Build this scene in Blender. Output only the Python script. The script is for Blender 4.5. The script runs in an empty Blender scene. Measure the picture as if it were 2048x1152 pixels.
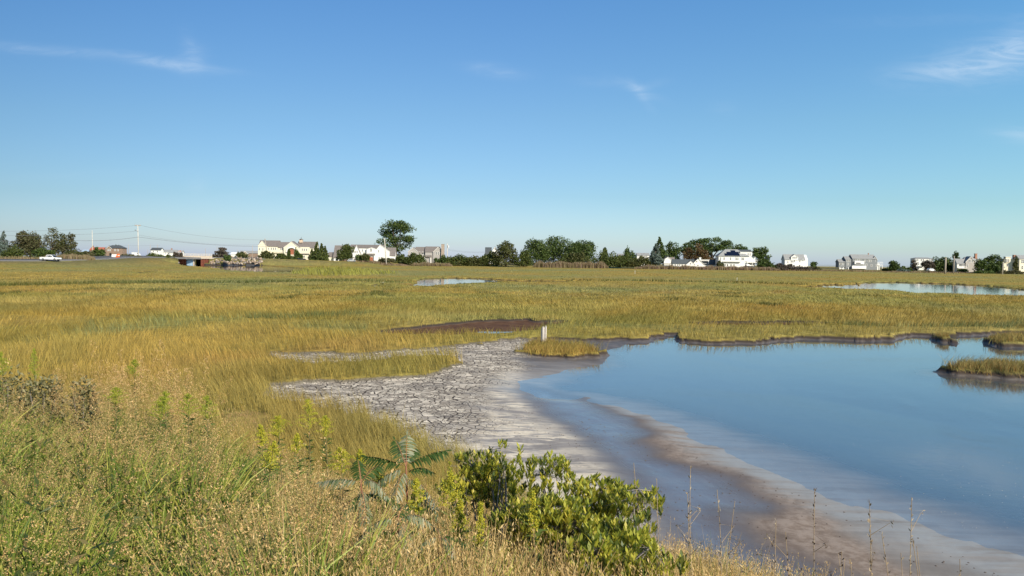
import bpy, math, random
import numpy as np
from mathutils import Vector, Matrix
R = math.radians
rng = np.random.default_rng(7); random.seed(7)
sc = bpy.context.scene; COL = sc.collection

# ------------------------------------------------------------------ camera
F = 1607.0; CAMZ = 3.2
PITCH = math.atan(55/F); ROLL = 0.0130
fwd = np.array([0, math.cos(PITCH), -math.sin(PITCH)]); r0 = np.array([1., 0, 0]); u0 = np.cross(r0, fwd)
RT = math.cos(ROLL)*r0 + math.sin(ROLL)*u0; UP = math.cos(ROLL)*u0 - math.sin(ROLL)*r0
cam = bpy.data.cameras.new('camera'); co = bpy.data.objects.new('camera', cam); COL.objects.link(co)
cam.sensor_width = 36; cam.lens = 36*F/2048; cam.clip_start = 0.05; cam.clip_end = 60000
co.matrix_world = Matrix(((RT[0], UP[0], -fwd[0], 0), (RT[1], UP[1], -fwd[1], 0), (RT[2], UP[2], -fwd[2], CAMZ), (0, 0, 0, 1)))
sc.camera = co
# ------------------------------------------------------------------ light
SUN_EL = R(30); SUN_AZ = R(142)          # azimuth clockwise from +Y: behind the camera, to the right
w = bpy.data.worlds.new('World'); sc.world = w; w.use_nodes = True
sund = Vector((math.sin(SUN_AZ)*math.cos(SUN_EL), math.cos(SUN_AZ)*math.cos(SUN_EL), math.sin(SUN_EL)))
sl = bpy.data.lights.new('sun', 'SUN'); sl.energy = 4.9; sl.angle = R(0.5); sl.color = (1.0, 0.90, 0.75)
so = bpy.data.objects.new('sun', sl); COL.objects.link(so); so.rotation_euler = (-sund).to_track_quat('-Z', 'Y').to_euler()
sc.view_settings.view_transform = 'Standard'; sc.view_settings.look = 'None'
sc.view_settings.exposure = 0.35; sc.view_settings.gamma = 1
sc.cycles.max_bounces = 6; sc.cycles.transparent_max_bounces = 8

class NT:
    """tiny node-tree builder"""
    def __init__(s, nt): s.nt = nt; s.N = nt.nodes; s.L = nt.links
    def n(s, t, **k):
        x = s.N.new(t)
        for a, b in k.items(): setattr(x, a, b)
        return x
    def set(s, sock, v):
        if hasattr(v, 'links') or isinstance(v, bpy.types.NodeSocket): s.L.new(v, sock)
        elif isinstance(v, (tuple, list)) and len(v) == 3 and sock.type == 'RGBA': sock.default_value = (*v, 1)
        else: sock.default_value = v
    def m(s, op, a, b=0.0, c=0.0, clamp=False):
        x = s.n('ShaderNodeMath', operation=op, use_clamp=clamp)
        for i, v in enumerate((a, b, c)): s.set(x.inputs[i], v)
        return x.outputs[0]
    def mix(s, f, a, b, bt='MIX'):
        x = s.n('ShaderNodeMix', data_type='RGBA', blend_type=bt)
        s.set(x.inputs['Factor'], f); s.set(x.inputs[6], a); s.set(x.inputs[7], b); return x.outputs[2]
    def ss(s, v, a, b):
        x = s.n('ShaderNodeMapRange', interpolation_type='SMOOTHSTEP'); s.set(x.inputs[0], v)
        x.inputs[1].default_value = a; x.inputs[2].default_value = b; return x.outputs[0]
    def noise(s, vec, sc_, det=3, rough=.55, dist=0):
        x = s.n('ShaderNodeTexNoise'); s.L.new(vec, x.inputs['Vector'])
        x.inputs['Scale'].default_value = sc_; x.inputs['Detail'].default_value = det
        x.inputs['Roughness'].default_value = rough; x.inputs['Distortion'].default_value = dist; return x.outputs[0]
    def mapv(s, vec, sc_=(1, 1, 1), loc=(0, 0, 0), rot=(0, 0, 0)):
        x = s.n('ShaderNodeMapping'); s.L.new(vec, x.inputs[0]); x.inputs['Scale'].default_value = sc_
        x.inputs['Location'].default_value = loc; x.inputs['Rotation'].default_value = rot; return x.outputs[0]

W = NT(w.node_tree); W.N.clear()
sky = W.n('ShaderNodeTexSky', sky_type='NISHITA'); sky.sun_disc = False
sky.sun_elevation = SUN_EL; sky.sun_rotation = SUN_AZ; sky.air_density = 1.0; sky.dust_density = 0.6; sky.ozone_density = 3.0; sky.altitude = 0
tc = W.n('ShaderNodeTexCoord'); sx = W.n('ShaderNodeSeparateXYZ'); W.L.new(tc.outputs['Generated'], sx.inputs[0])
dy = W.m('MAXIMUM', sx.outputs[1], 0.05)
gu = W.m('DIVIDE', sx.outputs[0], dy); gv = W.m('DIVIDE', sx.outputs[2], dy)
cv = W.n('ShaderNodeCombineXYZ'); W.L.new(gu, cv.inputs[0]); W.L.new(gv, cv.inputs[1])
def wisp(px, py, a, b, ang, amp):
    cx = (px-1024)/F; cy = (521+.013*(px-1024)-py)/F; c, s_ = math.cos(R(ang)), math.sin(R(ang))
    du = W.m('SUBTRACT', gu, cx); dv = W.m('SUBTRACT', gv, cy)
    p = W.m('ADD', W.m('MULTIPLY', du, c), W.m('MULTIPLY', dv, s_)); q = W.m('SUBTRACT', W.m('MULTIPLY', dv, c), W.m('MULTIPLY', du, s_))
    e = W.m('ADD', W.m('POWER', W.m('ABSOLUTE', W.m('MULTIPLY', p, F/a)), 2.0), W.m('POWER', W.m('ABSOLUTE', W.m('MULTIPLY', q, F/b)), 2.0))
    return W.m('MULTIPLY', W.m('EXPONENT', W.m('MULTIPLY', e, -1.0)), amp)
cl = None
for a in ((60, 103, 110, 9, -5, .20), (200, 112, 120, 9, -4, .17), (320, 130, 75, 10, -8, .34), (385, 122, 26, 22, 40, .30), (380, 95, 14, 30, 20, .12), (420, 143, 60, 8, -5, .15),
          (985, 145, 50, 11, -6, .30), (1265, 180, 45, 9, -22, .20), (1275, 192, 30, 9, -52, .20), (1300, 172, 30, 8, 15, .12), (1190, 168, 50, 9, -5, .07),
          (1440, 220, 25, 14, 0, .06), (1960, 118, 140, 34, 14, .34), (1900, 148, 120, 16, 2, .28), (2050, 90, 110, 40, 25, .3), (2040, 272, 60, 14, -4, .3),
          (395, 375, 20, 20, -50, .10), (530, 382, 80, 8, 10, .08), (200, 350, 160, 10, 3, .05), (1850, 45, 200, 14, 3, .05)):
    x = wisp(*a); cl = x if cl is None else W.m('ADD', cl, x)
st = W.noise(W.mapv(cv.outputs[0], (6, 26, 1), rot=(0, 0, R(8))), 2.2, 6, .62, 1.5)
cl = W.m('MULTIPLY', cl, W.m('ADD', .25, W.m('MULTIPLY', W.ss(st, .30, .72), .8)), clamp=True)
wx = W.ss(gu, -.3, .75)
rp = W.n('ShaderNodeValToRGB'); W.L.new(W.m('MULTIPLY', gv, 2.5, clamp=True), rp.inputs[0]); e_ = rp.color_ramp.elements
for i_, (f_, c_) in enumerate(((0.0, (.86, .96, 1.48)), (.05, (.78, .90, 1.16)), (.20, (.64, .79, .93)), (.45, (.63, .82, .93)), (.82, (.56, .85, 1.06)), (1.0, (.56, .85, 1.07)))):
    if i_ > 1: e_.new(f_)
    e_[min(i_, len(e_)-1)].position = f_; e_[min(i_, len(e_)-1)].color = (*c_, 1)
gr = W.n('ShaderNodeValToRGB'); W.L.new(W.m('ADD', W.m('MULTIPLY', gu, .7), .5, clamp=True), gr.inputs[0]); e_ = gr.color_ramp.elements
for i_, (f_, c_) in enumerate(((.05, (.70, .71, .72)), (.28, (.88, .88, .88)), (.5, (1., 1., 1.)), (.95, (1.22, 1.30, 1.20)))):
    if i_ > 1: e_.new(f_)
    e_[min(i_, len(e_)-1)].position = f_; e_[min(i_, len(e_)-1)].color = (*c_, 1)
tint = W.mix(1.0, rp.outputs[0], gr.outputs[0], 'MULTIPLY')
skc = W.mix(1.0, sky.outputs[0], tint, 'MULTIPLY')
skc = W.mix(W.m('MULTIPLY', cl, .85, clamp=True), skc, (5.2, 6.2, 7.3))
bg = W.n('ShaderNodeBackground'); bg.inputs[1].default_value = 0.105; W.L.new(skc, bg.inputs[0])
W.L.new(bg.outputs[0], W.n('ShaderNodeOutputWorld').inputs[0])

# ------------------------------------------------------------------ pixel -> world helpers (photo is 2048 x 1152)
def ray(px, py):
    d = fwd + RT*((px-1024)/F) + UP*((576-py)/F); return d
def at(px, py, D):
    d = ray(px, py); t = D/d[1]; return np.array([d[0]*t, D, CAMZ+d[2]*t])
def gp(px, py, z=-0.1):
    d = ray(px, py); t = (z-CAMZ)/min(d[2], -1e-4); return (d[0]*t, d[1]*t)
def poly(pts, z=-0.1): return np.array([gp(a, b, z) for a, b in pts])

# ------------------------------------------------------------------ numpy noise / distance fields
def _h(ix, iy, s):
    n = (ix.astype(np.int64)*374761393 + iy.astype(np.int64)*668265263 + s*1442695041) & 0xffffffff
    n = ((n ^ (n >> 13))*1274126177) & 0xffffffff
    return ((n ^ (n >> 16)) & 0xffff)/65535.0
def vn(x, y, s=0):
    ix = np.floor(x); iy = np.floor(y); fx = x-ix; fy = y-iy; fx = fx*fx*(3-2*fx); fy = fy*fy*(3-2*fy)
    a = _h(ix, iy, s); b = _h(ix+1, iy, s); c = _h(ix, iy+1, s); d = _h(ix+1, iy+1, s)
    return (a*(1-fx)+b*fx)*(1-fy)+(c*(1-fx)+d*fx)*fy
def fbm(x, y, s=0, o=4):
    t = 0; a = .5; k = 0
    for i in range(o): t = t+a*vn(x*2**i+i*7.3, y*2**i-i*3.1, s+i); k += a; a *= .5
    return t/k
def sdf(P, x, y):
    """signed distance, positive inside the polygon"""
    d = np.full(x.shape, 1e9); ins = np.zeros(x.shape, bool); n = len(P)
    for i in range(n):
        ax, ay = P[i]; bx, by = P[(i+1) % n]; ex, ey = bx-ax, by-ay
        t = np.clip(((x-ax)*ex+(y-ay)*ey)/(ex*ex+ey*ey+1e-12), 0, 1)
        d = np.minimum(d, (x-ax-t*ex)**2+(y-ay-t*ey)**2)
        c = ((ay > y) != (by > y)); xi = ax+(y-ay)/(ey if abs(ey) > 1e-12 else 1e-12)*ex
        ins ^= c & (x < xi)
    d = np.sqrt(d); return np.where(ins, d, -d)
def ldist(P, x, y):
    d = np.full(x.shape, 1e9)
    for i in range(len(P)-1):
        ax, ay = P[i]; bx, by = P[i+1]; ex, ey = bx-ax, by-ay
        t = np.clip(((x-ax)*ex+(y-ay)*ey)/(ex*ex+ey*ey+1e-12), 0, 1)
        d = np.minimum(d, (x-ax-t*ex)**2+(y-ay-t*ey)**2)
    return np.sqrt(d)
def sst(a, b, x): t = np.clip((x-a)/(b-a), 0, 1); return t*t*(3-2*t)

# ------------------------------------------------------------------ shapes of the marsh, read off the photo and laid on the ground
BASIN = poly([(528, 776), (600, 764), (700, 764), (800, 757), (868, 748), (905, 733), (916, 722), (905, 714), (870, 712), (780, 718), (700, 728), (625, 733), (560, 722), (545, 706),
              (600, 706), (680, 709), (760, 704), (860, 697), (940, 690), (1010, 681), (1060, 678), (1110, 677), (1200, 679), (1300, 677), (1325, 666), (1348, 666), (1360, 679), (1420, 683), (1530, 682), (1562, 674),
              (1575, 678), (1600, 674), (1700, 677), (1790, 676), (1808, 668), (1850, 668), (1960, 666), (2060, 663), (2300, 670), (2900, 760), (4200, 1500), (2600, 1700), (1700, 1500),
              (1330, 1260), (1150, 1110), (1010, 1005), (925, 935), (860, 900), (770, 858), (690, 828), (600, 812), (530, 800)])
ISL = [poly([(1046, 704), (1060, 688), (1085, 684), (1120, 690), (1160, 693), (1190, 702), (1192, 709), (1150, 714), (1090, 713), (1060, 710)]),
       poly([(1893, 740), (1915, 732), (1990, 733), (2120, 741), (2200, 750), (2100, 757), (1990, 749), (1925, 744)]),
       poly([(1976, 683), (1990, 676), (2040, 674), (2130, 676), (2130, 690), (2060, 690), (1995, 688)]),
       poly([(1873, 675), (1884, 672), (1897, 675), (1893, 681), (1878, 681)])]
RED = [poly([(740, 664), (800, 657), (860, 650), (950, 641), (1060, 638), (1075, 642), (1135, 641), (1145, 645), (1090, 653), (1070, 663), (1000, 669), (900, 671), (780, 669)]),
       poly([(1345, 645), (1460, 643), (1600, 644), (1700, 647), (1705, 650), (1580, 653), (1500, 651), (1400, 651)])]
REDW = poly([(930, 663), (980, 659), (1030, 657), (1052, 659), (1000, 663), (950, 666)])
PONDS = [poly([(812, 572), (835, 557), (900, 555), (985, 557), (1040, 561), (1100, 561), (1180, 563), (1080, 565), (1000, 564), (920, 568), (850, 573)]),
         poly([(1600, 574), (1640, 569), (1700, 568), (1738, 564), (1800, 564), (1900, 567), (1980, 571), (2060, 579), (2200, 586), (2200, 600), (2060, 593), (1900, 588), (1830, 587), (1790, 581), (1700, 578)]),
         poly([(340, 529), (420, 527), (505, 528.5), (535, 531.5), (560, 533), (600, 535.5), (620, 539), (592, 545), (540, 545), (450, 541), (415, 535)]),
         poly([(270, 544), (300, 541), (306, 544), (290, 547)]), poly([(725, 570), (765, 567), (775, 570), (750, 573)])]
DEEP = poly([(1322, 680), (1500, 692), (1562, 678), (1700, 681), (1870, 672), (2060, 666), (2300, 672), (2900, 762), (4200, 1500), (3000, 1700), (2400, 1270), (2048, 1108), (1850, 1040), (1700, 990), (1560, 935), (1440, 880),
             (1330, 835), (1240, 800), (1170, 786), (1100, 783), (1050, 768), (1036, 757), (1090, 744), (1150, 728), (1200, 722), (1215, 712), (1205, 696), (1260, 684)])
CHAN = poly([(1040, 760), (1110, 775), (1185, 795), (1215, 815), (1265, 832), (1292, 848), (1300, 862), (1278, 876), (1320, 905), (1400, 930), (1470, 950), (1520, 985), (1548, 1003), (1530, 1014), (1470, 1016), (1468, 1030),
             (1510, 1055), (1570, 1085), (1640, 1125), (1700, 1160), (1750, 1230), (1500, 1220), (1330, 1080), (1300, 1000), (1240, 930), (1190, 880), (1130, 850), (1100, 820), (1060, 790)])
CRACK = poly([(500, 690), (800, 690), (1045, 672), (1110, 690), (1050, 716), (1030, 740), (985, 752), (975, 790), (990, 820), (985, 850), (930, 900), (700, 860), (480, 800)])
SAND = poly([(1175, 790), (1225, 812), (1300, 835), (1360, 855), (1430, 890), (1500, 940), (1580, 970), (1660, 1010), (1740, 1070), (1850, 1150), (2000, 1260), (1900, 1300), (1700, 1150), (1560, 1085), (1500, 1050), (1480, 1025), (1530, 1012), (1550, 1003), (1520, 985), (1470, 955), (1320, 905), (1278, 876), (1300, 860), (1260, 830)])
DITCH = [poly([(-200, 575), (0, 571), (150, 568), (300, 566), (500, 565), (700, 561), (780, 564)], 0), poly([(1330, 563), (1480, 565), (1640, 571)], 0), poly([(1000, 560), (1300, 562)], 0)]
DITCH2 = [poly([(215, 651), (330, 643), (440, 640), (600, 634), (720, 630)], 0), poly([(170, 668), (260, 660), (320, 655)], 0), poly([(1100, 650), (1300, 655), (1370, 660)], 0), poly([(1690, 652), (1800, 656), (2060, 655)], 0), poly([(600, 655), (760, 660)], 0)]
CORD = poly([(584, 549), (588, 538), (640, 534), (700, 536), (745, 541), (800, 547), (740, 550), (660, 552)], 0)
CRK = [poly([(100, 610), (250, 605), (330, 612)], 0)]
CREAM = poly([(960, 735), (1045, 742), (1085, 785), (1140, 850), (1200, 880), (1260, 930), (1310, 1000), (1400, 1050), (1500, 1090), (1500, 1300), (1100, 1200), (850, 880), (930, 850), (985, 800)])
NRM = (0.604, 0.796)                      # direction in which the bank falls
ROAD = np.array([(-300, 228, 1.2), (-200, 243, 1.3), (-157, 247, 1.33), (-143.7, 250, 1.33), (-138, 262, 2.0), (-139, 285, 2.75), (-139.7, 308, 2.9), (-135.5, 328, 2.95), (-122.7, 332, 2.95), (-108, 345, 2.7), (-77, 385, 1.7), (-20, 470, 1.5), (200, 560, 1.5)])
def roadz(x, y):
    best = np.full(x.shape, 1e9); zz = np.zeros(x.shape); sd = np.zeros(x.shape)
    for i in range(len(ROAD)-1):
        ax, ay, az = ROAD[i]; bx, by, bz = ROAD[i+1]; ex, ey = bx-ax, by-ay; L2 = ex*ex+ey*ey
        t = np.clip(((x-ax)*ex+(y-ay)*ey)/L2, 0, 1); d = np.hypot(x-ax-t*ex, y-ay-t*ey)
        m = d < best; best = np.where(m, d, best); zz = np.where(m, az+t*(bz-az), zz)
        sd = np.where(m, np.sign(ex*(y-ay)-ey*(x-ax))*d, sd)
    return best, zz, sd
def bankz(x, y):
    s = NRM[0]*x+NRM[1]*y
    z = np.where(s < 1.2, 1.7, 1.7-.328*(s-1.2)); return np.maximum(z, -1) , s
def fields(x, y):
    """height of the ground and the masks that colour it"""
    wsc = np.clip(y/30, .4, 6)
    wx = (fbm(x*1.1, y*1.1, 3, 3)-.5)*.9*wsc**.3; wy = (fbm(x*1.1+9, y*1.1, 5, 3)-.5)*1.6*wsc**.5
    X = x+wx*.6; Y = y+wy*.6
    d = sdf(BASIN, X, Y)
    for I in ISL: d = np.minimum(d, -sdf(I, X, Y))
    d = d+((fbm(x*2.6, y*1.7, 41, 3)-.5)*.9+(fbm(x*7, y*5, 43, 2)-.5)*.22)*np.clip(y/30, .35, 1.6)
    land = sst(392, 425, y)*(1-sst(640, 700, y))
    z = (fbm(x/9, y/9, 1, 4)-.5)*.12+(fbm(x*1.3, y*1.3, 2, 3)-.5)*.06
    z = z*(1-.6*sst(60, 200, y)) + land*(1.15+(fbm(x/20, y/20, 8)-.5)*.5)
    z = z - 3*sst(650, 720, np.hypot(x, y))
    # embankment
    rb, rz, sd = roadz(x, y)
    ew = np.where(y > 295, 10.0, 22.0); emb = 1-sst(5.5, ew, rb); gap = (np.abs(x+129.6) < 6.0) & (np.abs(y-330) < 14)
    e2 = rz*emb+np.clip(sd, -6, 6)*.055*emb-.12
    z = np.where(gap, -.8, np.maximum(z, e2))
    # basin
    deep = sdf(DEEP, X, Y); ch = sdf(CHAN, X, Y)
    fs_ = (x/y > .150+.0*y) & (y > 22); deep = np.where(fs_ & (sst(.15, .20, x/np.maximum(y, .1)) > 0), np.maximum(deep, np.minimum(d-.12, (x/np.maximum(y, .1)-.178)*30)), deep)
    for I in ISL: deep = np.minimum(deep, -sdf(I, X, Y)-.02)
    mz = -.160+.05*sst(-1, 1, sdf(CRACK, X, Y))+(fbm(x*2.2, y*1.2, 11, 4)-.5)*.022+(fbm(x*.5, y*.35, 12, 3)-.5)*.02
    cw = np.interp(y, [8, 24, 32], [1.6, .9, .3]); mz = mz-.05*sst(-1, .25, deep/cw)-.09*sst(0, 2.5, deep/cw)-.3*sst(2, 9, deep)
    dnear = deep/cw
    mz = mz-.028*sst(-.6, .6, ch)
    bas = sst(-.10, .16, d)
    z = z*(1-bas)+mz*bas
    red = np.maximum(sdf(RED[0], x, y+wy*.6), sdf(RED[1], x, y+wy*.6)); rd = sst(-.1, .3, red)
    z = np.where(red > -.1, z*(1-rd)+(-.175)*rd, z)
    rw = sdf(REDW, x, y+wy); z = z-.06*sst(-.3, .3, rw)*rd
    pd = np.full(x.shape, -1e9)
    for P in PONDS: pd = np.maximum(pd, sdf(P, x+wx*2, y+wy*3))
    pd = np.minimum(pd, np.where(gap, 9, (.30-e2)*9))
    pk = sst(-.4, .5, pd); z = np.where(pd > -.4, z*(1-pk)-.55*pk, z)
    bz, s = bankz(x, y); bn = (fbm(x*1.7, y*1.7, 21, 3)-.5)*.12*sst(1.5, 2.5, s)
    bank = sst(7.3, 6.2, s) if False else 1-sst(6.2, 7.3, s)
    z = np.maximum(z, bz+bn) if True else z
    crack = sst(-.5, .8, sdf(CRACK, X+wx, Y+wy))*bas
    sand = sst(-.15, .3, sdf(SAND, X, Y))*bas
    chan = sst(-.5, .7, ch)*bas; cream = sst(-1.0, 1.2, sdf(CREAM, X, Y))*bas*(1-sst(-.6, .5, ch)); farm = sst(23, 29, y+2*wy)*bas*(1-crack)
    rim = sst(-1.3, -.3, deep)*(1-sst(.0, 1.0, deep))*(1-sst(20, 26, y))*bas
    for I in ISL: farm = np.maximum(farm, (1-sst(.2, .9, -sdf(I, X, Y)))*bas*(1-.6*crack)*(sdf(I, X, Y) < .3)*.9)
    pk = pk*(z < -.24); dp = sst(-.5, 2.2, deep/cw)*bas; dp = np.maximum(dp, pk*.9); dp = np.maximum(dp, sst(-.3, .3, rw)*rd*.5)
    mud = np.maximum(np.maximum(bas, rd), pk)
    return z, dict(mud=mud, crack=crack, sand=sand, red=rd, deep=dp, land=np.maximum(land, emb*.9*(rb > 4)), bank=bank, chan=chan, cream=cream, farm=farm, rim=rim)
def gz(x, y): 
    z, _ = fields(np.array([float(x)]), np.array([float(y)])); return float(z[0])

# ------------------------------------------------------------------ mesh + tagging helpers
def mesh_np(name, V, faces, mats, parent=None, midx=None, attrs=None, smooth=False):
    V = np.asarray(V, np.float32).reshape(-1, 3)
    if not isinstance(faces, list): faces = [faces]
    faces = [np.asarray(f, np.int32) for f in faces if len(f)]
    me = bpy.data.meshes.new(name); nl = sum(f.size for f in faces); npoly = sum(len(f) for f in faces)
    me.vertices.add(len(V)); me.vertices.foreach_set('co', V.ravel())
    me.loops.add(nl); me.loops.foreach_set('vertex_index', np.concatenate([f.ravel() for f in faces]))
    tot = np.concatenate([np.full(len(f), f.shape[1], np.int32) for f in faces]); st = np.concatenate([[0], np.cumsum(tot)[:-1]]).astype(np.int32)
    me.polygons.add(npoly); me.polygons.foreach_set('loop_start', st); me.polygons.foreach_set('loop_total', tot)
    if midx is not None: me.polygons.foreach_set('material_index', np.asarray(midx, np.int32))
    if smooth: me.polygons.foreach_set('use_smooth', np.ones(npoly, bool))
    me.update(calc_edges=True)
    for m_ in (mats if isinstance(mats, (list, tuple)) else [mats]): me.materials.append(m_)
    for k, v in (attrs or {}).items():
        a = me.attributes.new(k, 'FLOAT', 'POINT'); a.data.foreach_set('value', np.asarray(v, np.float32))
    o = bpy.data.objects.new(name, me); COL.objects.link(o)
    if parent is not None: o.parent = parent
    return o
def tag(o, label=None, cat=None, group=None, kind=None):
    if label: o['label'] = label
    if cat: o['category'] = cat
    if group: o['group'] = group
    if kind: o['kind'] = kind
    return o
def thing(name, loc, label, cat, group=None, rz=0):
    o = bpy.data.objects.new(name, None); COL.objects.link(o); o.location = loc; o.rotation_euler = (0, 0, rz); o.empty_display_size = .3
    return tag(o, label, cat, group)
class MB:
    def __init__(s): s.V = []; s.F = []
    def poly(s, pts, f):
        b = len(s.V); s.V += [tuple(p) for p in pts]; s.F += [tuple(b+i for i in q) for q in f]
    def box(s, x0, x1, y0, y1, z0, z1):
        s.poly([(x0, y0, z0), (x1, y0, z0), (x1, y1, z0), (x0, y1, z0), (x0, y0, z1), (x1, y0, z1), (x1, y1, z1), (x0, y1, z1)],
               [(0, 3, 2, 1), (4, 5, 6, 7), (0, 1, 5, 4), (1, 2, 6, 5), (2, 3, 7, 6), (3, 0, 4, 7)])
    def prism(s, P, y0, y1):            # polygon in xz extruded along y
        n = len(P); s.poly([(a, y0, b) for a, b in P]+[(a, y1, b) for a, b in P],
                           [tuple(range(n)), tuple(range(2*n-1, n-1, -1))]+[(i, i+n, (i+1) % n+n, (i+1) % n) for i in range(n)])
    def prismx(s, P, x0, x1):           # polygon in yz extruded along x
        n = len(P); s.poly([(x0, a, b) for a, b in P]+[(x1, a, b) for a, b in P],
                           [tuple(range(n-1, -1, -1)), tuple(range(n, 2*n))]+[(i, (i+1) % n, (i+1) % n+n, i+n) for i in range(n)])
    def tube(s, pts, rs, n=6, cap=True):
        pts = [Vector(p) for p in pts]; b = len(s.V)
        for i, p in enumerate(pts):
            d = (pts[min(i+1, len(pts)-1)]-pts[max(i-1, 0)]).normalized()
            a = d.orthogonal().normalized() if abs(d.z) < .9 else Vector((1, 0, 0)).cross(d).normalized(); c = d.cross(a)
            for k in range(n):
                t = 2*math.pi*k/n; s.V.append(tuple(p+(a*math.cos(t)+c*math.sin(t))*rs[i]))
        for i in range(len(pts)-1):
            for k in range(n): s.F.append((b+i*n+k, b+i*n+(k+1) % n, b+(i+1)*n+(k+1) % n, b+(i+1)*n+k))
        if cap: s.F.append(tuple(b+k for k in range(n-1, -1, -1))); s.F.append(tuple(b+(len(pts)-1)*n+k for k in range(n)))
    def build(s, name, mat, parent=None, smooth=False, loc=None):
        me = bpy.data.meshes.new(name); me.from_pydata(s.V, [], s.F); me.update()
        me.materials.append(mat)
        if smooth:
            for p in me.polygons: p.use_smooth = True
        o = bpy.data.objects.new(name, me); COL.objects.link(o); o.parent = parent
        if loc is not None: o.location = loc
        return o

# ------------------------------------------------------------------ materials
def newmat(name):
    m_ = bpy.data.materials.new(name); m_.use_nodes = True; t = NT(m_.node_tree); t.N.clear()
    return m_, t
def principled(t, col, rough=.8, spec=.3, bump=None, bstr=.3, bdist=.02, metal=0, coat=0):
    p = t.n('ShaderNodeBsdfPrincipled'); t.set(p.inputs['Base Color'], col); t.set(p.inputs['Roughness'], rough)
    p.inputs['Specular IOR Level'].default_value = spec; p.inputs['Metallic'].default_value = metal
    if coat: p.inputs['Coat Weight'].default_value = coat
    if bump is not None:
        b = t.n('ShaderNodeBump'); b.inputs['Strength'].default_value = bstr; b.inputs['Distance'].default_value = bdist
        t.L.new(bump, b.inputs['Height']); t.L.new(b.outputs[0], p.inputs['Normal'])
    return p
def out(t, sh): t.L.new(sh, t.n('ShaderNodeOutputMaterial').inputs[0])
def simple(name, col, col2=None, sc_=2.0, rough=.8, spec=.3, metal=0, stretch=(1, 1, 1), bstr=.2, coat=0):
    m_, t = newmat(name); g = t.n('ShaderNodeTexCoord').outputs['Object']; v = t.mapv(g, stretch)
    n = t.noise(v, sc_, 4, .6); c = t.mix(t.ss(n, .3, .7), col, col2 or tuple(c_*.8 for c_ in col))
    out(t, principled(t, c, rough, spec, n, bstr, .02, metal, coat).outputs[0]); return m_
def leafmat(name, cols, trans=.35, rough=.55, spec=.25, pos_scale=None, island=True):
    m_, t = newmat(name); geo = t.n('ShaderNodeNewGeometry')
    r = geo.outputs['Random Per Island'] if island else t.noise(geo.outputs['Position'], 3)
    cr = t.n('ShaderNodeValToRGB'); e = cr.color_ramp.elements
    while len(e) < len(cols): e.new(.5)
    for i, c in enumerate(cols): e[i].position = i/(len(cols)-1); e[i].color = (*c, 1)
    t.L.new(r, cr.inputs[0]); c = cr.outputs[0]
    if pos_scale:
        n = t.noise(geo.outputs['Position'], pos_scale, 2); c = t.mix(1.0, c, t.mix(t.ss(n, .3, .7), (.75, .82, .8), (1.25, 1.15, 1.1)), 'MULTIPLY')
    p = principled(t, c, rough, spec); tr = t.n('ShaderNodeBsdfTranslucent'); t.L.new(c, tr.inputs[0])
    mx = t.n('ShaderNodeMixShader'); mx.inputs[0].default_value = trans; t.L.new(p.outputs[0], mx.inputs[1]); t.L.new(tr.outputs[0], mx.inputs[2])
    out(t, mx.outputs[0]); return m_

def marsh_colour(t, pos):
    """patches of ochre, green, grey-green and rusty marsh hay, in world space"""
    a = t.noise(t.mapv(pos, (.045, .030, 0)), 1.0, 5, .6, .6)
    b = t.noise(t.mapv(pos, (.11, .06, 0), (31, 7, 0)), 1.0, 4, .6, .4)
    c = t.noise(t.mapv(pos, (.02, .013, 0), (3, 17, 0)), 1.0, 3, .5)
    d = t.noise(t.mapv(pos, (.5, .35, 0), (3, 1, 0)), 1.0, 4, .6)
    col = t.mix(t.ss(a, .40, .60), G_OCHRE, G_GREEN)
    col = t.mix(t.m('MULTIPLY', t.ss(b, .54, .70), .75), col, G_RUST)
    col = t.mix(t.m('MULTIPLY', t.ss(c, .48, .64), .65), col, G_GREY)
    col = t.mix(1.0, col, t.mix(t.ss(d, .3, .7), (.78, .80, .78), (1.18, 1.15, 1.1)), 'MULTIPLY')
    return col
G_OCHRE = (.385, .275, .070); G_GREEN = (.305, .268, .074); G_RUST = (.385, .245, .072); G_GREY = (.265, .262, .105)

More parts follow.
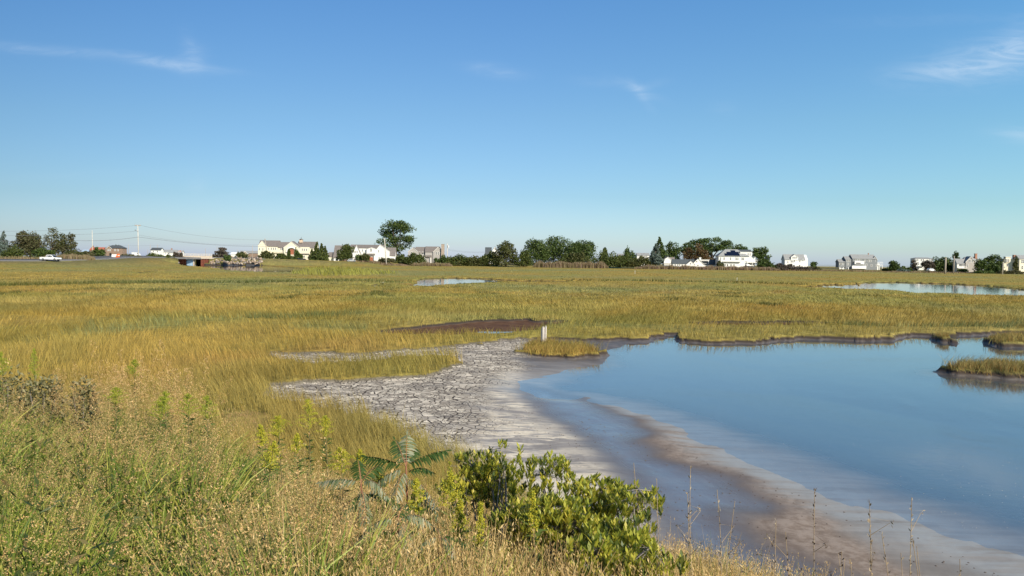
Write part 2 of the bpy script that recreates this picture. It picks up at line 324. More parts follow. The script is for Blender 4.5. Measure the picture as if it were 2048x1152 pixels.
def mat_ground():
    m_, t = newmat('marsh ground'); pos = t.n('ShaderNodeNewGeometry').outputs['Position']
    A = lambda k: t.n('ShaderNodeAttribute', attribute_name=k).outputs['Fac']
    mud, crack, sand, red, deep, land, bank, chan, creamm, farm, rim = (A(k) for k in ('mud', 'crack', 'sand', 'red', 'deep', 'land', 'bank', 'chan', 'cream', 'farm', 'rim'))
    grass = marsh_colour(t, pos); fine = t.noise(t.mapv(pos, (1, .5, 1)), 2.5, 5, .65)
    grass = t.mix(1.0, grass, t.mix(t.ss(fine, .3, .72), (.62, .62, .6), (1.1, 1.08, 1.0)), 'MULTIPLY')
    lnd = t.mix(t.ss(fine, .35, .65), (.10, .10, .035), (.21, .16, .075))
    bk = t.mix(t.ss(fine, .35, .65), (.055, .038, .020), (.15, .11, .05))
    # mud: grey wet, cream dried crust in streaks
    s1 = t.noise(t.mapv(pos, (.38, .62, 1), rot=(0, 0, R(28))), 1.0, 6, .62, 1.2)
    s2 = t.noise(t.mapv(pos, (1.6, 1.3, 1), rot=(0, 0, R(20))), 1.0, 5, .65, .8)
    s3 = t.noise(pos, 9, 4, .6)
    milky = t.mix(t.ss(t.noise(t.mapv(pos, (.35, 2.2, 1), rot=(0, 0, R(-52))), 1.0, 6, .6, .8), .35, .65), (.20, .172, .145), (.29, .26, .228))
    wet = t.mix(t.ss(s2, .35, .65), (.25, .215, .185), (.36, .315, .27)); wet = t.mix(t.m('SUBTRACT', 1.0, creamm), wet, milky)
    cream = t.mix(t.ss(s3, .3, .7), (.60, .50, .37), (.74, .64, .48))
    s4 = t.noise(t.mapv(pos, (.9, 2.6, 1), rot=(0, 0, R(20))), 1.0, 7, .66, 1.4)
    mm = t.mix(t.m('MULTIPLY', t.m('MULTIPLY', t.ss(s4, .43, .55), t.m('ADD', .6, t.ss(s1, .40, .62))), creamm, clamp=True), wet, cream)
    mm = t.mix(t.m('MULTIPLY', chan, .75), mm, (.125, .125, .140))
    mm = t.mix(t.m('MULTIPLY', farm, .85), mm, t.mix(t.ss(s2, .35, .65), (.055, .040, .030), (.120, .095, .078)))
    # cracked crust
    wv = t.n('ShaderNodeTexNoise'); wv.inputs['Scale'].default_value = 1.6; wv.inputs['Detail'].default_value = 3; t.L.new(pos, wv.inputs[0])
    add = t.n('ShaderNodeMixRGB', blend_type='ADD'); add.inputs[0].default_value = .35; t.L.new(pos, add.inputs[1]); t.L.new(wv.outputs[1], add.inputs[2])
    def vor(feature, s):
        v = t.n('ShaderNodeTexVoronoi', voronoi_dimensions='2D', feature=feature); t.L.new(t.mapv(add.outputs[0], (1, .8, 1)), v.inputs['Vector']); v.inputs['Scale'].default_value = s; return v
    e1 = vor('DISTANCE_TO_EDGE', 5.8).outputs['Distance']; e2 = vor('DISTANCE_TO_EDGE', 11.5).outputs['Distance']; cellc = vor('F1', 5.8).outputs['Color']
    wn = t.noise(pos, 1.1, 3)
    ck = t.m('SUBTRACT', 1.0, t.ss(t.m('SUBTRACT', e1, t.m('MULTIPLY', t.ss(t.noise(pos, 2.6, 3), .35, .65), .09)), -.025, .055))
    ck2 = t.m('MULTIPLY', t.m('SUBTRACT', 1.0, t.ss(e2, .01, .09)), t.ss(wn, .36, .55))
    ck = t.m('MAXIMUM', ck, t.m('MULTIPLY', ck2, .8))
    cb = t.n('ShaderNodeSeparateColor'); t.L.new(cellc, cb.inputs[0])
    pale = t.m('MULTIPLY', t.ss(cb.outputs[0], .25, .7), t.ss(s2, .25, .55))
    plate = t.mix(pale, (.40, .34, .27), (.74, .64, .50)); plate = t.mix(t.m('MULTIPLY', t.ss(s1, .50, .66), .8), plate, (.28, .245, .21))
    cr = t.mix(ck, plate, (.085, .070, .058))  # shade inside the cracks is put into the colour as dark brown lines
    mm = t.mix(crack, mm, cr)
    sn = t.mix(t.ss(s3, .35, .65), (.22, .165, .125), (.31, .245, .195)); sn = t.mix(t.ss(s2, .5, .7), sn, (.17, .130, .10))
    mm = t.mix(t.m('MULTIPLY', sand, t.ss(s2, .10, .22)), mm, sn)
    mm = t.mix(red, mm, t.mix(t.ss(s2, .3, .7), (.085, .042, .024), (.145, .078, .042)))
    mm = t.mix(t.m('MULTIPLY', rim, t.ss(t.noise(t.mapv(pos, (.5, 2.4, 1), rot=(0, 0, R(-52))), 1.6, 5, .6, .6), .3, .6)), mm, (.30, .30, .29))
    mm = t.mix(t.m('MULTIPLY', t.m('MULTIPLY', t.m('MULTIPLY', chan, t.m('SUBTRACT', 1.0, chan)), 3.2, clamp=True), t.m('SUBTRACT', 1.0, creamm)), mm, (.12, .09, .075))
    deepn = t.ss(t.m('ADD', deep, t.m('MULTIPLY', t.m('SUBTRACT', t.noise(t.mapv(pos, (.5, 1.6, 1), rot=(0, 0, R(-58))), 1.2, 5, .6, .6), .5), .5)), .25, .75)
    mm = t.mix(t.m('MULTIPLY', deepn, t.ss(deep, 0.0, .5)), mm, (.090, .102, .112))
    c = t.mix(land, grass, lnd); c = t.mix(t.ss(bank, .2, .8), c, bk)
    edge = t.ss(mud, .05, .5)
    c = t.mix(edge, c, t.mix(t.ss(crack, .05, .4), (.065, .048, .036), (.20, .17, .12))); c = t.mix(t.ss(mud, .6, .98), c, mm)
    wetness = t.m('MULTIPLY', mud, t.m('SUBTRACT', 1.0, t.m('MAXIMUM', t.m('MAXIMUM', crack, t.m('MULTIPLY', red, .9)), t.m('MULTIPLY', sand, .6))))
    rough = t.m('SUBTRACT', .9, t.m('MULTIPLY', wetness, t.m('ADD', .45, t.m('MULTIPLY', t.m('MAXIMUM', chan, deep), .28))))
    bh = t.m('ADD', t.m('MULTIPLY', fine, t.m('SUBTRACT', 1.0, mud)), t.m('MULTIPLY', t.m('MULTIPLY', ck, crack), -1.2))
    bh = t.m('ADD', bh, t.m('MULTIPLY', s3, .12))
    p = principled(t, c, rough, .35, bh, .7, .05); t.L.new(t.m('ADD', .06, t.m('MULTIPLY', t.m('MULTIPLY', wetness, t.m('MAXIMUM', t.m('MAXIMUM', chan, deep), t.m('MULTIPLY', farm, .25))), .42)), p.inputs['Specular IOR Level']); out(t, p.outputs[0]); return m_
def mat_water():
    m_, t = newmat('still water'); pos = t.n('ShaderNodeNewGeometry').outputs['Position']
    n = t.noise(t.mapv(pos, (1, 1, 1)), 7.0, 3, .5); n2 = t.noise(pos, .8, 2)
    b = t.n('ShaderNodeBump'); b.inputs['Strength'].default_value = .16; b.inputs['Distance'].default_value = .006
    t.L.new(t.m('ADD', n, n2), b.inputs['Height'])
    dt = t.n('ShaderNodeVectorMath', operation='DOT_PRODUCT'); t.L.new(b.outputs[0], dt.inputs[0]); t.L.new(t.n('ShaderNodeNewGeometry').outputs['Incoming'], dt.inputs[1])
    fs = t.m('ADD', .022, t.m('MULTIPLY', .978, t.m('POWER', t.m('SUBTRACT', 1.0, t.m('ABSOLUTE', dt.outputs['Value']), clamp=True), 5.0)))
    gl = t.n('ShaderNodeBsdfGlossy'); gl.inputs['Roughness'].default_value = .03; gl.inputs[0].default_value = (.93, .90, .87, 1); t.L.new(b.outputs[0], gl.inputs['Normal'])
    tr = t.n('ShaderNodeBsdfTransparent'); tr.inputs[0].default_value = (.90, .92, .94, 1)
    mx = t.n('ShaderNodeMixShader'); t.L.new(fs, mx.inputs[0]); t.L.new(tr.outputs[0], mx.inputs[1]); t.L.new(gl.outputs[0], mx.inputs[2])
    out(t, mx.outputs[0]); return m_
def mat_marshgrass(name, tint=None, var=((.55, .58, .55), (1.5, 1.42, 1.3))):
    m_, t = newmat(name); geo = t.n('ShaderNodeNewGeometry'); c = marsh_colour(t, geo.outputs['Position'])
    r = geo.outputs['Random Per Island']
    if tint: c = t.mix(tint[1], c, tint[0])
    c = t.mix(1.0, c, t.mix(r, var[0], var[1]), 'MULTIPLY')
    p = principled(t, c, .6, .2); tr = t.n('ShaderNodeBsdfTranslucent'); t.L.new(c, tr.inputs[0])
    mx = t.n('ShaderNodeMixShader'); mx.inputs[0].default_value = .3; t.L.new(p.outputs[0], mx.inputs[1]); t.L.new(tr.outputs[0], mx.inputs[2])
    out(t, mx.outputs[0]); return m_

# ------------------------------------------------------------------ ground sheet (polar grid, finest where it is seen closest)
ang = np.concatenate([np.linspace(-180, -41, 36)[:-1], np.linspace(-41, 41, 900), np.linspace(41, 180, 36)[1:]])
ang = np.radians(ang)
rad = np.concatenate([[.02], np.linspace(.4, 5.8, 34), 1/np.linspace(1/6.0, 1/60, 520), np.exp(np.linspace(math.log(60.5), math.log(420), 190)), np.exp(np.linspace(math.log(430), math.log(1500), 26))])
AA, RR = np.meshgrid(ang, rad); gx = (np.sin(AA)*RR).ravel(); gy = (np.cos(AA)*RR).ravel()
gzv, msk = fields(gx, gy); nc = len(ang); nr = len(rad)
idx = np.arange(nr*nc).reshape(nr, nc)
q = np.stack([idx[:-1, :-1], idx[:-1, 1:], idx[1:, 1:], idx[1:, :-1]], -1).reshape(-1, 4)
q = np.ascontiguousarray(q[:, ::-1])
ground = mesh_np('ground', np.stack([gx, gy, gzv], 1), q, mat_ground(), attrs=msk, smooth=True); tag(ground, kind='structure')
WZ = -.205
n = 96; wa = np.linspace(0, 2*math.pi, n, endpoint=False)
rr_ = [0.01, 60, 700, 25000]
Vw = np.concatenate([np.stack([np.cos(wa)*r, np.sin(wa)*r, np.full(n, WZ)], 1) for r in rr_])
Fw = np.array([[i*n+k, i*n+(k+1) % n, (i+1)*n+(k+1) % n, (i+1)*n+k] for i in range(3) for k in range(n)])[:, ::-1]
water = mesh_np('water', Vw, np.ascontiguousarray(Fw), mat_water()); tag(water, kind='structure')
m_, t = newmat('sea floor'); out(t, principled(t, (.05, .10, .15), .9).outputs[0])
seabed = mesh_np('seabed', np.concatenate([np.stack([np.cos(wa)*r, np.sin(wa)*r, np.full(n, -3.2)], 1) for r in (1400, 25000)]), np.array([[k, n+k, n+(k+1) % n, (k+1) % n] for k in range(n)]), m_); tag(seabed, kind='structure')

# ------------------------------------------------------------------ marsh grass
def blades(pos, h, wd, lean, mi, name, mats, seg=2, label=None, bias=(0, 0), yaw=None, azf=None):
    """flat tapering blades, one strip each"""
    n = len(pos); th = rng.uniform(0, 2*math.pi, n) if yaw is None else yaw; az = rng.uniform(0, 2*math.pi, n) if azf is None else azf
    wx_, wy_ = np.cos(th)*wd/2, np.sin(th)*wd/2
    lx, ly = (np.cos(az)*lean+bias[0])*h, (np.sin(az)*lean+bias[1])*h
    V = []; rows = 2*seg+1
    for k in range(seg):
        f = k/seg; ww = (1-f*.45)
        cx = pos[:, 0]+lx*f**1.8; cy = pos[:, 1]+ly*f**1.8; cz = pos[:, 2]+h*f
        V.append(np.stack([cx-wx_*ww, cy-wy_*ww, cz], 1)); V.append(np.stack([cx+wx_*ww, cy+wy_*ww, cz], 1))
    V.append(np.stack([pos[:, 0]+lx, pos[:, 1]+ly, pos[:, 2]+h], 1))
    V = np.stack(V, 1).reshape(-1, 3); b = np.arange(n)[:, None]*rows
    fs = [b+np.array([[2*k, 2*k+1, 2*k+3, 2*k+2]]) for k in range(seg-1)]; tri = b+np.array([[2*seg-2, 2*seg-1, 2*seg]])
    F_ = ([np.concatenate(fs)] if fs else [])+[tri]; mid = np.concatenate([mi]*(max(seg-1, 0))+[mi])
    return mesh_np(name, V, F_, mats, midx=mid)
def screen_uniform(n, y0, y1, a0=-37.5, a1=37.5):
    y = 1/rng.uniform(1/y1, 1/y0, n); a = np.tan(np.radians(a0)) + rng.uniform(0, 1, n)*(np.tan(np.radians(a1))-np.tan(np.radians(a0)))
    return a*y, y
def keep_grass(x, y):
    z, f = fields(x, y); k = (f['mud'] < .6) & (f['bank'] < .5) & (f['land'] < .6); return k, z, f
MG = [mat_marshgrass('marsh hay'), mat_marshgrass('yellow cordgrass', ((.30, .27, .035), .75)), mat_marshgrass('dark ditch grass', ((.075, .095, .022), .8)), mat_marshgrass('grey ditch grass', ((.17, .20, .085), .8)), mat_marshgrass('flattened straw', ((.34, .22, .12), .85))]
PATCH = poly([(430, 850), (445, 828), (500, 822), (550, 832), (560, 860), (520, 880), (450, 875)], 0)
V2 = ((.86, .87, .85), (1.18, 1.16, 1.12))
MGF = [mat_marshgrass('far marsh hay', None, V2), mat_marshgrass('far yellow cordgrass', ((.31, .30, .055), .8), V2), mat_marshgrass('far ditch grass', ((.075, .095, .025), .85), V2), mat_marshgrass('far grey ditch grass', ((.13, .16, .06), .8), V2), mat_marshgrass('far straw', ((.34, .22, .12), .85), V2)]
def marsh(n, y0, y1, seg, name, wk, label, den=1.0):
    x, y = screen_uniform(n, y0, y1); k, z, f = keep_grass(x, y); x, y, z = x[k], y[k], z[k]; land = f['land'][k]
    hh = .20+.16*fbm(x/3.5, y/5, 31, 3)+.07*rng.standard_normal(len(x))*.6; hh *= np.interp(y, [8, 24, 40, 70, 140], [1.15, 1.35, 1.05, .7, .42]); hh *= 1+.22*(f['mud'][k] > .02)*(y < 32); mi = np.zeros(len(x), int)
    hh = hh*(1+.5*(fbm(x/1.2, y/1.2, 33, 2)-.5))
    c = sdf(CORD, x, y) > 0; mi[c] = 1; hh[c] = .8+.1*rng.standard_normal(c.sum())
    for P in DITCH:
        c = ldist(P, x, y) < 2.2+1.5*fbm(x/5, y/5, 4); mi[c] = 2; hh[c] = np.maximum(hh[c]*1.6, .42)
    for P in DITCH2:
        c = (ldist(P, x, y) < .5+.9*fbm(x/2, y/2, 4)) & (vn(x/1.5, y/1.5, 9) > .25); mi[c] = 3; hh[c] *= 1.25
    pt = sdf(PATCH, x, y) > .15*vn(x*3, y*3, 2); mi[pt] = 4; hh[pt] = .07
    sp = (fbm(x/2.5, y/4, 77, 3) > .70) & (y > 60); mi[sp] = 2; hh[sp] *= 1.15
    hh = np.clip(hh, .08, 1.2); wd = wk*y*rng.uniform(.6, 1.4, len(x))
    o = blades(np.stack([x, y, z-.02], 1), hh, wd, .35+.5*fbm(x/4, y/7, 88, 2), mi, name, MGF if y0 > 40 else MG, seg, azf=9*fbm(x/7, y/11, 99, 2)+rng.normal(0, .9, len(x))); tag(o, label, 'grass', kind='stuff'); return o
marsh(330000, 7, 42, 2, 'marsh_grass', .00042, 'ochre and green marsh grass standing around the mud flat and pool')
marsh(200000, 42, 392, 1, 'marsh_grass', .00075, 'far sweep of ochre and green marsh grass reaching the houses')

# ================================================================== the far shore
YH = lambda px: 521+.013*(px-1024)
WHITE = simple('white clapboard', (.80, .78, .72), (.70, .68, .62), 1.5, stretch=(.3, .3, 8))
CREAMW = simple('cream clapboard', (.76, .70, .54), (.68, .62, .46), 1.5, stretch=(.3, .3, 8))
TANW = simple('tan shingle wall', (.50, .41, .30), (.42, .34, .24), 2, stretch=(.5, .5, 5))
GREYW = simple('grey shingle wall', (.24, .25, .25), (.18, .19, .19), 2, stretch=(1, 1, 5))
LGREYW = simple('weathered grey shingle wall', (.42, .39, .35), (.34, .31, .28), 2, stretch=(1, 1, 5))
BROWNW = simple('brown shingle wall', (.30, .21, .15), (.22, .15, .11), 2)
ROOFG = simple('grey brown shingle roof', (.21, .18, .16), (.15, .13, .12), 1.5, stretch=(1, 4, 1))
ROOFD = simple('dark slate roof', (.085, .095, .10), (.06, .07, .075), 1.5)
ROOFR = simple('red roof', (.42, .13, .08), (.33, .10, .06), 1.5)
ROOFL = simple('light grey roof', (.30, .30, .29), (.24, .24, .23), 1.5)
TRIM = simple('white trim', (.82, .80, .75), (.78, .76, .71))
GLASS, _t = newmat('window glass'); out(_t, principled(_t, (.02, .025, .03), .08, .6).outputs[0])
PANEL, _t = newmat('solar panel'); out(_t, principled(_t, (.006, .008, .02), .15, .5).outputs[0])
DOORR = simple('brick red door', (.38, .13, .07)); BRICK = simple('brick', (.40, .20, .13), (.32, .16, .10), 3); STONE = simple('fieldstone', (.42, .33, .25), (.30, .24, .19), 2)
DARKV = simple('dark garage opening', (.02, .02, .02)); WOOD = simple('weathered pole wood', (.40, .34, .27), (.30, .25, .20), 3, stretch=(4, 4, .5))
PALEWOOD = simple('sun bleached pole wood', (.62, .57, .48), (.50, .45, .38), 3, stretch=(4, 4, .5)); METAL = simple('grey metal', (.35, .36, .38), rough=.4, metal=.5)

class House:
    """built in photo pixels round (px, py) and scaled to metres at distance D; u right, v away, w up"""
    def __init__(s, name, label, px, py, D, yaw=0, cat='house', group=None):
        p = at(px, py, D); s.s = D/F; s.px = px; s.py = py; s.root = thing(name, tuple(p), label, cat, group, yaw); s.nw = 0
    def T(s, *a): return [q*s.s for q in a]
    def wing(s, u0, u1, w0, w1, v0=0, v1=16, wr=None, ridge='x', wall=WHITE, roof=ROOFG, over=.9, hipx=None, skirt=14, rfront=None, gabmat=None):
        k = s.s; u0, u1, w0, w1, v0, v1 = [q*k for q in (u0, u1, w0, w1, v0, v1)]; o = over*k
        if w0 <= .01: w0 = -skirt*k*.3
        b = MB(); wr_ = (wr or 0)*k
        if wr is None or hipx: b.box(u0, u1, v0, v1, w0, w1)
        elif ridge == 'x':
            vm = (v0+v1)/2 if rfront is None else v0+rfront*k
            b.prismx([(v0, w0), (v1, w0), (v1, w1), (vm, wr_), (v0, w1)], u0, u1)
        else: b.prism([(u0, w0), (u1, w0), (u1, w1), ((u0+u1)/2 if rfront is None else u0+rfront*k, wr_), (u0, w1)], v0, v1)
        b.build('wall', wall, s.root)
        if wr is None: 
            if roof:
                r = MB(); r.box(u0-o, u1+o, v0-o, v1+o, w1, w1+.35*k*2); return r.build('roof', roof, s.root)
            return
        r = MB(); t = .8*k
        if hipx is not None:
            a, c = hipx[0]*k, hipx[1]*k; vm = (v0+v1)/2
            P = [(u0-o, v0-o, w1), (u1+o, v0-o, w1), (u1+o, v1+o, w1), (u0-o, v1+o, w1), (a, vm, wr_), (c, vm, wr_)]
            r.poly(P, [(0, 1, 5, 4), (1, 2, 5), (2, 3, 4, 5), (3, 0, 4), (0, 3, 2, 1)])
        elif ridge == 'x':
            vm = (v0+v1)/2 if rfront is None else v0+rfront*k
            g1 = (wr_-w1)/(vm-v0); g2 = (wr_-w1)/(v1-vm)
            r.prismx([(v0-o, w1-o*g1+.02), (vm, wr_+.02), (v1+o, w1-o*g2+.02), (v1+o, w1-o*g2+t), (vm, wr_+t), (v0-o, w1-o*g1+t)], u0-o, u1+o)
        else:
            um = (u0+u1)/2 if rfront is None else u0+rfront*k; g1 = (wr_-w1)/(um-u0); g2 = (wr_-w1)/(u1-um)
            r.prism([(u0-o, w1-o*g1+.02), (um, wr_+.02), (u1+o, w1-o*g2+.02), (u1+o, w1-o*g2+t), (um, wr_+t), (u0-o, w1-o*g1+t)], v0-o, v1+o)
            tr = MB(); e = .7*k                           # white rake boards on the gable
            tr.prism([(u0-o, w1-o*g1-e), (um, wr_-e), (u1+o, w1-o*g2-e), (u1+o, w1-o*g2+.01), (um, wr_+.01), (u0-o, w1-o*g1+.01)], v0-o-.04, v0-o+.10)
            tr.build('rake_board', TRIM, s.root)
        return r.build('roof', roof, s.root)
    def win(s, u, w, a=2.2, b=3.4, v=0, frame=TRIM, glass=GLASS, mull=True, name='window'):
        k = s.s; u, w, a, b, v = [q*k for q in (u, w, a, b, v)]; f = MB(); e = .45*k; y0 = v-.09; y1 = v+.02
        f.box(u-a/2-e, u+a/2+e, y0, y1, w+b/2, w+b/2+e); f.box(u-a/2-e, u+a/2+e, y0, y1, w-b/2-e, w-b/2)
        f.box(u-a/2-e, u-a/2, y0, y1, w-b/2, w+b/2); f.box(u+a/2, u+a/2+e, y0, y1, w-b/2, w+b/2)
        if mull: f.box(u-a/2, u+a/2, y0+.02, y1, w-.05, w+.05)
        fo = f.build(name, frame, s.root); p = MB(); p.box(u-a/2, u+a/2, v-.04, v+.01, w-b/2, w+b/2); p.build('pane', glass, fo)
    def box(s, name, u0, u1, v0, v1, w0, w1, mat):
        b = MB(); b.box(*s.T(u0, u1, v0, v1, w0, w1)); return b.build(name, mat, s.root)
    def chimney(s, u, w0, w1, a=3, v=8, mat=BRICK, cap=True):
        b = MB(); k = s.s; b.box((u-a/2)*k, (u+a/2)*k, (v-a/2)*k, (v+a/2)*k, w0*k, w1*k)
        if cap: b.box((u-a/2-.4)*k, (u+a/2+.4)*k, (v-a/2-.4)*k, (v+a/2+.4)*k, w1*k, (w1+.6)*k)
        return b.build('chimney', mat, s.root)
    def deck(s, u0, u1, w, v0, v1, rail=3.5, n=9, post=True, mat=TRIM):
        k = s.s; b = MB(); b.box(u0*k, u1*k, v0*k, v1*k, (w-.8)*k, w*k); d = b.build('deck', mat, s.root)
        r = MB(); r.box(u0*k, u1*k, v0*k, v0*k+.08, (w+rail-.5)*k, (w+rail)*k)
        for i in range(n+1): x = (u0+(u1-u0)*i/n)*k; r.box(x-.05, x+.05, v0*k+.01, v0*k+.07, w*k, (w+rail-.5)*k)
        r.build('railing', mat, d)
        if post:
            for i in range(3):
                x = (u0+.6+(u1-u0-1.2)*i/2)*k; c = MB(); c.box(x-.1, x+.1, (v0+.3)*k, (v0+.3)*k+.2, -3*k, (w-.8)*k); c.build('post', mat, d)

# --- 1 cream house beyond the rocks
h = House('beach_house', 'long cream two storey house with brown roof, arched entry gable and cupola', 515, 521, 405)
h.wing(1, 40, 0, 29, 6, 26, 40, 'x', CREAMW); h.wing(40, 62, 0, 27, 6, 24, 37, 'x', CREAMW)
h.wing(1, 18, 0, 30, 0, 6.5, 40, 'y', CREAMW, over=.6)
h.wing(52, 84, 0, 27, 1, 20, 39, 'y', CREAMW, over=.8)
h.wing(78, 116, 0, 27, 6, 26, 38.5, 'x', CREAMW); h.wing(84, 103, 0, 28, 3, 9, None, wall=CREAMW, roof=None)
for a, b_ in ((4, 23), (11, 23), (20, 24), (26, 24), (30, 24), (34, 24), (45, 24), (48, 24), (20.5, 9), (43, 9), (37, 9)): h.win(a, b_, 1.8, 4, 6 if a > 18 else 0)
for a, b_ in ((89, 23), (93, 23), (97.5, 23), (89, 9), (93, 9)): h.win(a, b_, 1.9, 3.8, 3)
h.win(108, 22, 1.6, 3.4, 6)
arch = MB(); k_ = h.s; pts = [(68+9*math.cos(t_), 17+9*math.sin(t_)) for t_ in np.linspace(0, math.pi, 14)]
arch.prism([(77*k_, 4*k_)]+[(a*k_, b_*k_) for a, b_ in pts]+[(59*k_, 4*k_)], .9*k_-.12, .9*k_-.02); arch.build('entry_shade_panel', simple('painted entry shade', (.16, .12, .08)), h.root)  # flat dark panel: the shade of the arched entry is put into its colour
ar = MB(); P1 = [(68+11*math.cos(t_), 17+11.5*math.sin(t_)) for t_ in np.linspace(0, math.pi, 14)]; P2 = [(68+9.2*math.cos(t_), 17+9.2*math.sin(t_)) for t_ in np.linspace(math.pi, 0, 14)]
ar.prism([(a*k_, b_*k_) for a, b_ in P1+P2], .9*k_-.5, .9*k_-.1); ar.build('arch_trim', TRIM, h.root)
h.box('door', 64, 72, .3, .6, 13, 23, DOORR); h.box('stair', 63.5, 72.5, -5, .7, -2, 12.6, CREAMW)
h.box('porch_roof', 83, 103, .5, 3.2, 14, 15.2, ROOFG); h.deck(18.5, 52, 16, 3, 6, 3, 12, post=False, mat=CREAMW)
c = h.box('cupola', 80.5, 86.5, 11, 17, 37, 43, simple('cupola paint', (.68, .52, .38))); b = MB(); k = h.s; b.tube([(83.5*k, 14*k, 43*k), (83.5*k, 14*k, 48.5*k)], [.5*k, .35*k]); b.tube([(83.5*k, 14*k, 43*k), (83.5*k, 14*k, 45*k)], [5*k, .3*k], 4); b.build('finial', ROOFD, c)
# --- 2 white farm style house
h = House('beach_house', 'white gabled house with red front door and grey roofs beside the leaning pale pole', 655, 524, 415)
h.wing(0, 18, 0, 11, 8, 22, 19, 'x', CREAMW); h.wing(12, 55, 0, 10.5, 2, 30, 33, 'x', WHITE, over=1.5, rfront=16)
h.wing(44, 68, 0, 28, 6, 26, 35, 'x', WHITE); h.wing(50, 66, 0, 18, 1, 20, 34.5, 'y', WHITE, over=.8)
h.wing(60, 112, 0, 29, 5, 26, 35, 'x', WHITE); h.wing(95, 123, 0, 24, 2, 24, 36, 'y', WHITE, over=.6, rfront=10); h.wing(78, 98, 0, 27, 0, 7, 30, 'y', WHITE, over=.3)
h.wing(118, 134, 0, 15, 6, 22, 30, 'x', WHITE, rfront=9)
for a, b_, v in ((55, 21, 1), (59, 21, 1), (69, 24, 5), (102, 23, 2), (103, 9, 2), (107, 9, 2), (122, 8, 2), (73, 8, 5)): h.win(a, b_, 1.8, 4, v)
h.win(87, 25, 2.2, 6, 0)
h.box('porch_roof', 79, 95, -3, 0, 14, 18, ROOFG); h.box('door', 84, 91, -.4, .3, 1, 11, DOORR)
for a in (80, 94): h.box('porch_post', a-.7, a+.7, -3, -1.8, -3, 14, TRIM)
h.box('garage_door', 23, 31, 1.4, 1.9, -1, 6, DARKV); h.box('window_band', 16, 21, 1.5, 1.9, 3, 7, GLASS)
b = MB(); k = h.s; b.tube([(92*k, 14*k, 34*k), (92*k, 14*k, 38*k)], [.3*k, .2*k]); b.tube([(89.5*k, 14*k, 37.5*k), (94*k, 14*k, 37.5*k)], [.35*k, .35*k]); b.build('weather_vane', ROOFD, h.root)
# --- 3 grey shingle house with stone chimney
h = House('beach_house', 'weathered grey shingle house with big stone chimney among the shrubs', 816, 527, 425)
h.wing(0, 20, 0, 24, 0, 22, 32, 'y', LGREYW, over=.5); h.wing(14, 48, 0, 22, 6, 24, 33, 'x', LGREYW); h.wing(34, 62, 0, 24, 2, 24, 34, 'x', LGREYW); h.wing(50, 70, 0, 24, 0, 20, 34, 'y', LGREYW, over=.5)
for a, v in ((7, 0), (19.5, 6), (22.5, 6), (28, 6), (31.5, 6), (57, 0), (61, 0), (64.5, 0)): h.win(a, 21, 1.9, 5, v)
h.box('porch_roof', 32, 47, -1, 6.5, 13, 17, ROOFG); h.box('porch_post', 33, 34, -.8, .2, -3, 13, TRIM); h.box('porch_post', 44, 45, -.8, .2, -3, 13, TRIM); h.box('door', 37, 40, 5.6, 6, 0, 10, TRIM)
h.chimney(69.5, 0, 39, 6, -1, STONE)
# --- 4 gable peeking out
h = House('beach_house', 'steep white gable with dark roof poking up behind the scraggly tree', 966, 531, 432)
h.wing(8, 40, 0, 14, 0, 22, 38, 'y', WHITE, ROOFD, over=.8); h.wing(4, 16, 0, 14, 4, 24, 36, 'x', WHITE, ROOFD, over=.6); h.win(22, 24, 2.5, 4)
# --- 5 bits beyond the hedge
h = House('beach_house', 'low white house front showing over the hedge left of the blue grey spruce', 1236, 531, 470)
h.wing(0, 16, 0, 20, 0, 14, 23, 'x', LGREYW, ROOFL); h.wing(38, 62, 0, 21, 0, 16, 25, 'x', WHITE, ROOFL)
for a in (42, 46, 52, 57): h.win(a, 21.5 if a < 45 else 18, 1.6, 3)
# --- 6 small white shed house + cottage
h = House('beach_shed', 'small plain white gabled shed left of the long low cottage', 1327, 533, 405, cat='shed')
h.wing(1, 16, 0, 14, 0, 18, 19, 'y', WHITE, ROOFG, over=.6); h.wing(10, 24, 0, 9, 8, 20, 18, 'x', WHITE, ROOFG, over=.6); h.box('porch_roof', 0, 15, -2, 0, 6, 7, TRIM)
h = House('cottage', 'long low white cottage with dark roof and two small front gables', 1346, 534, 398)
h.wing(0, 44, 0, 7, 3, 19, 15, 'x', WHITE, ROOFD); h.wing(26, 44, 0, 5, 0, 10, 12.5, 'y', WHITE, ROOFD, over=.5); h.wing(38, 62, 0, 6, 1, 14, 17, 'y', WHITE, ROOFD, over=.6)
h.wing(50, 90, 0, 6, 4, 20, 15, 'x', WHITE, ROOFD); h.wing(55, 73, 6, 15, 5, 14, None, wall=WHITE, roof=TRIM)
h.box('window_band', 58, 71, 4.7, 5.1, 8.5, 13, GLASS)
for a, b_, v in ((5, 4, 3), (10, 4, 3), (14, 4, 3), (19, 4, 3), (35, 7, 0), (47.5, 11.5, 1), (50, 4, 1), (80, 3, 4)): h.win(a, b_, 2, 2.4, v, mull=False)
h.chimney(56, 14, 19.5, 3.5, 10, WHITE)
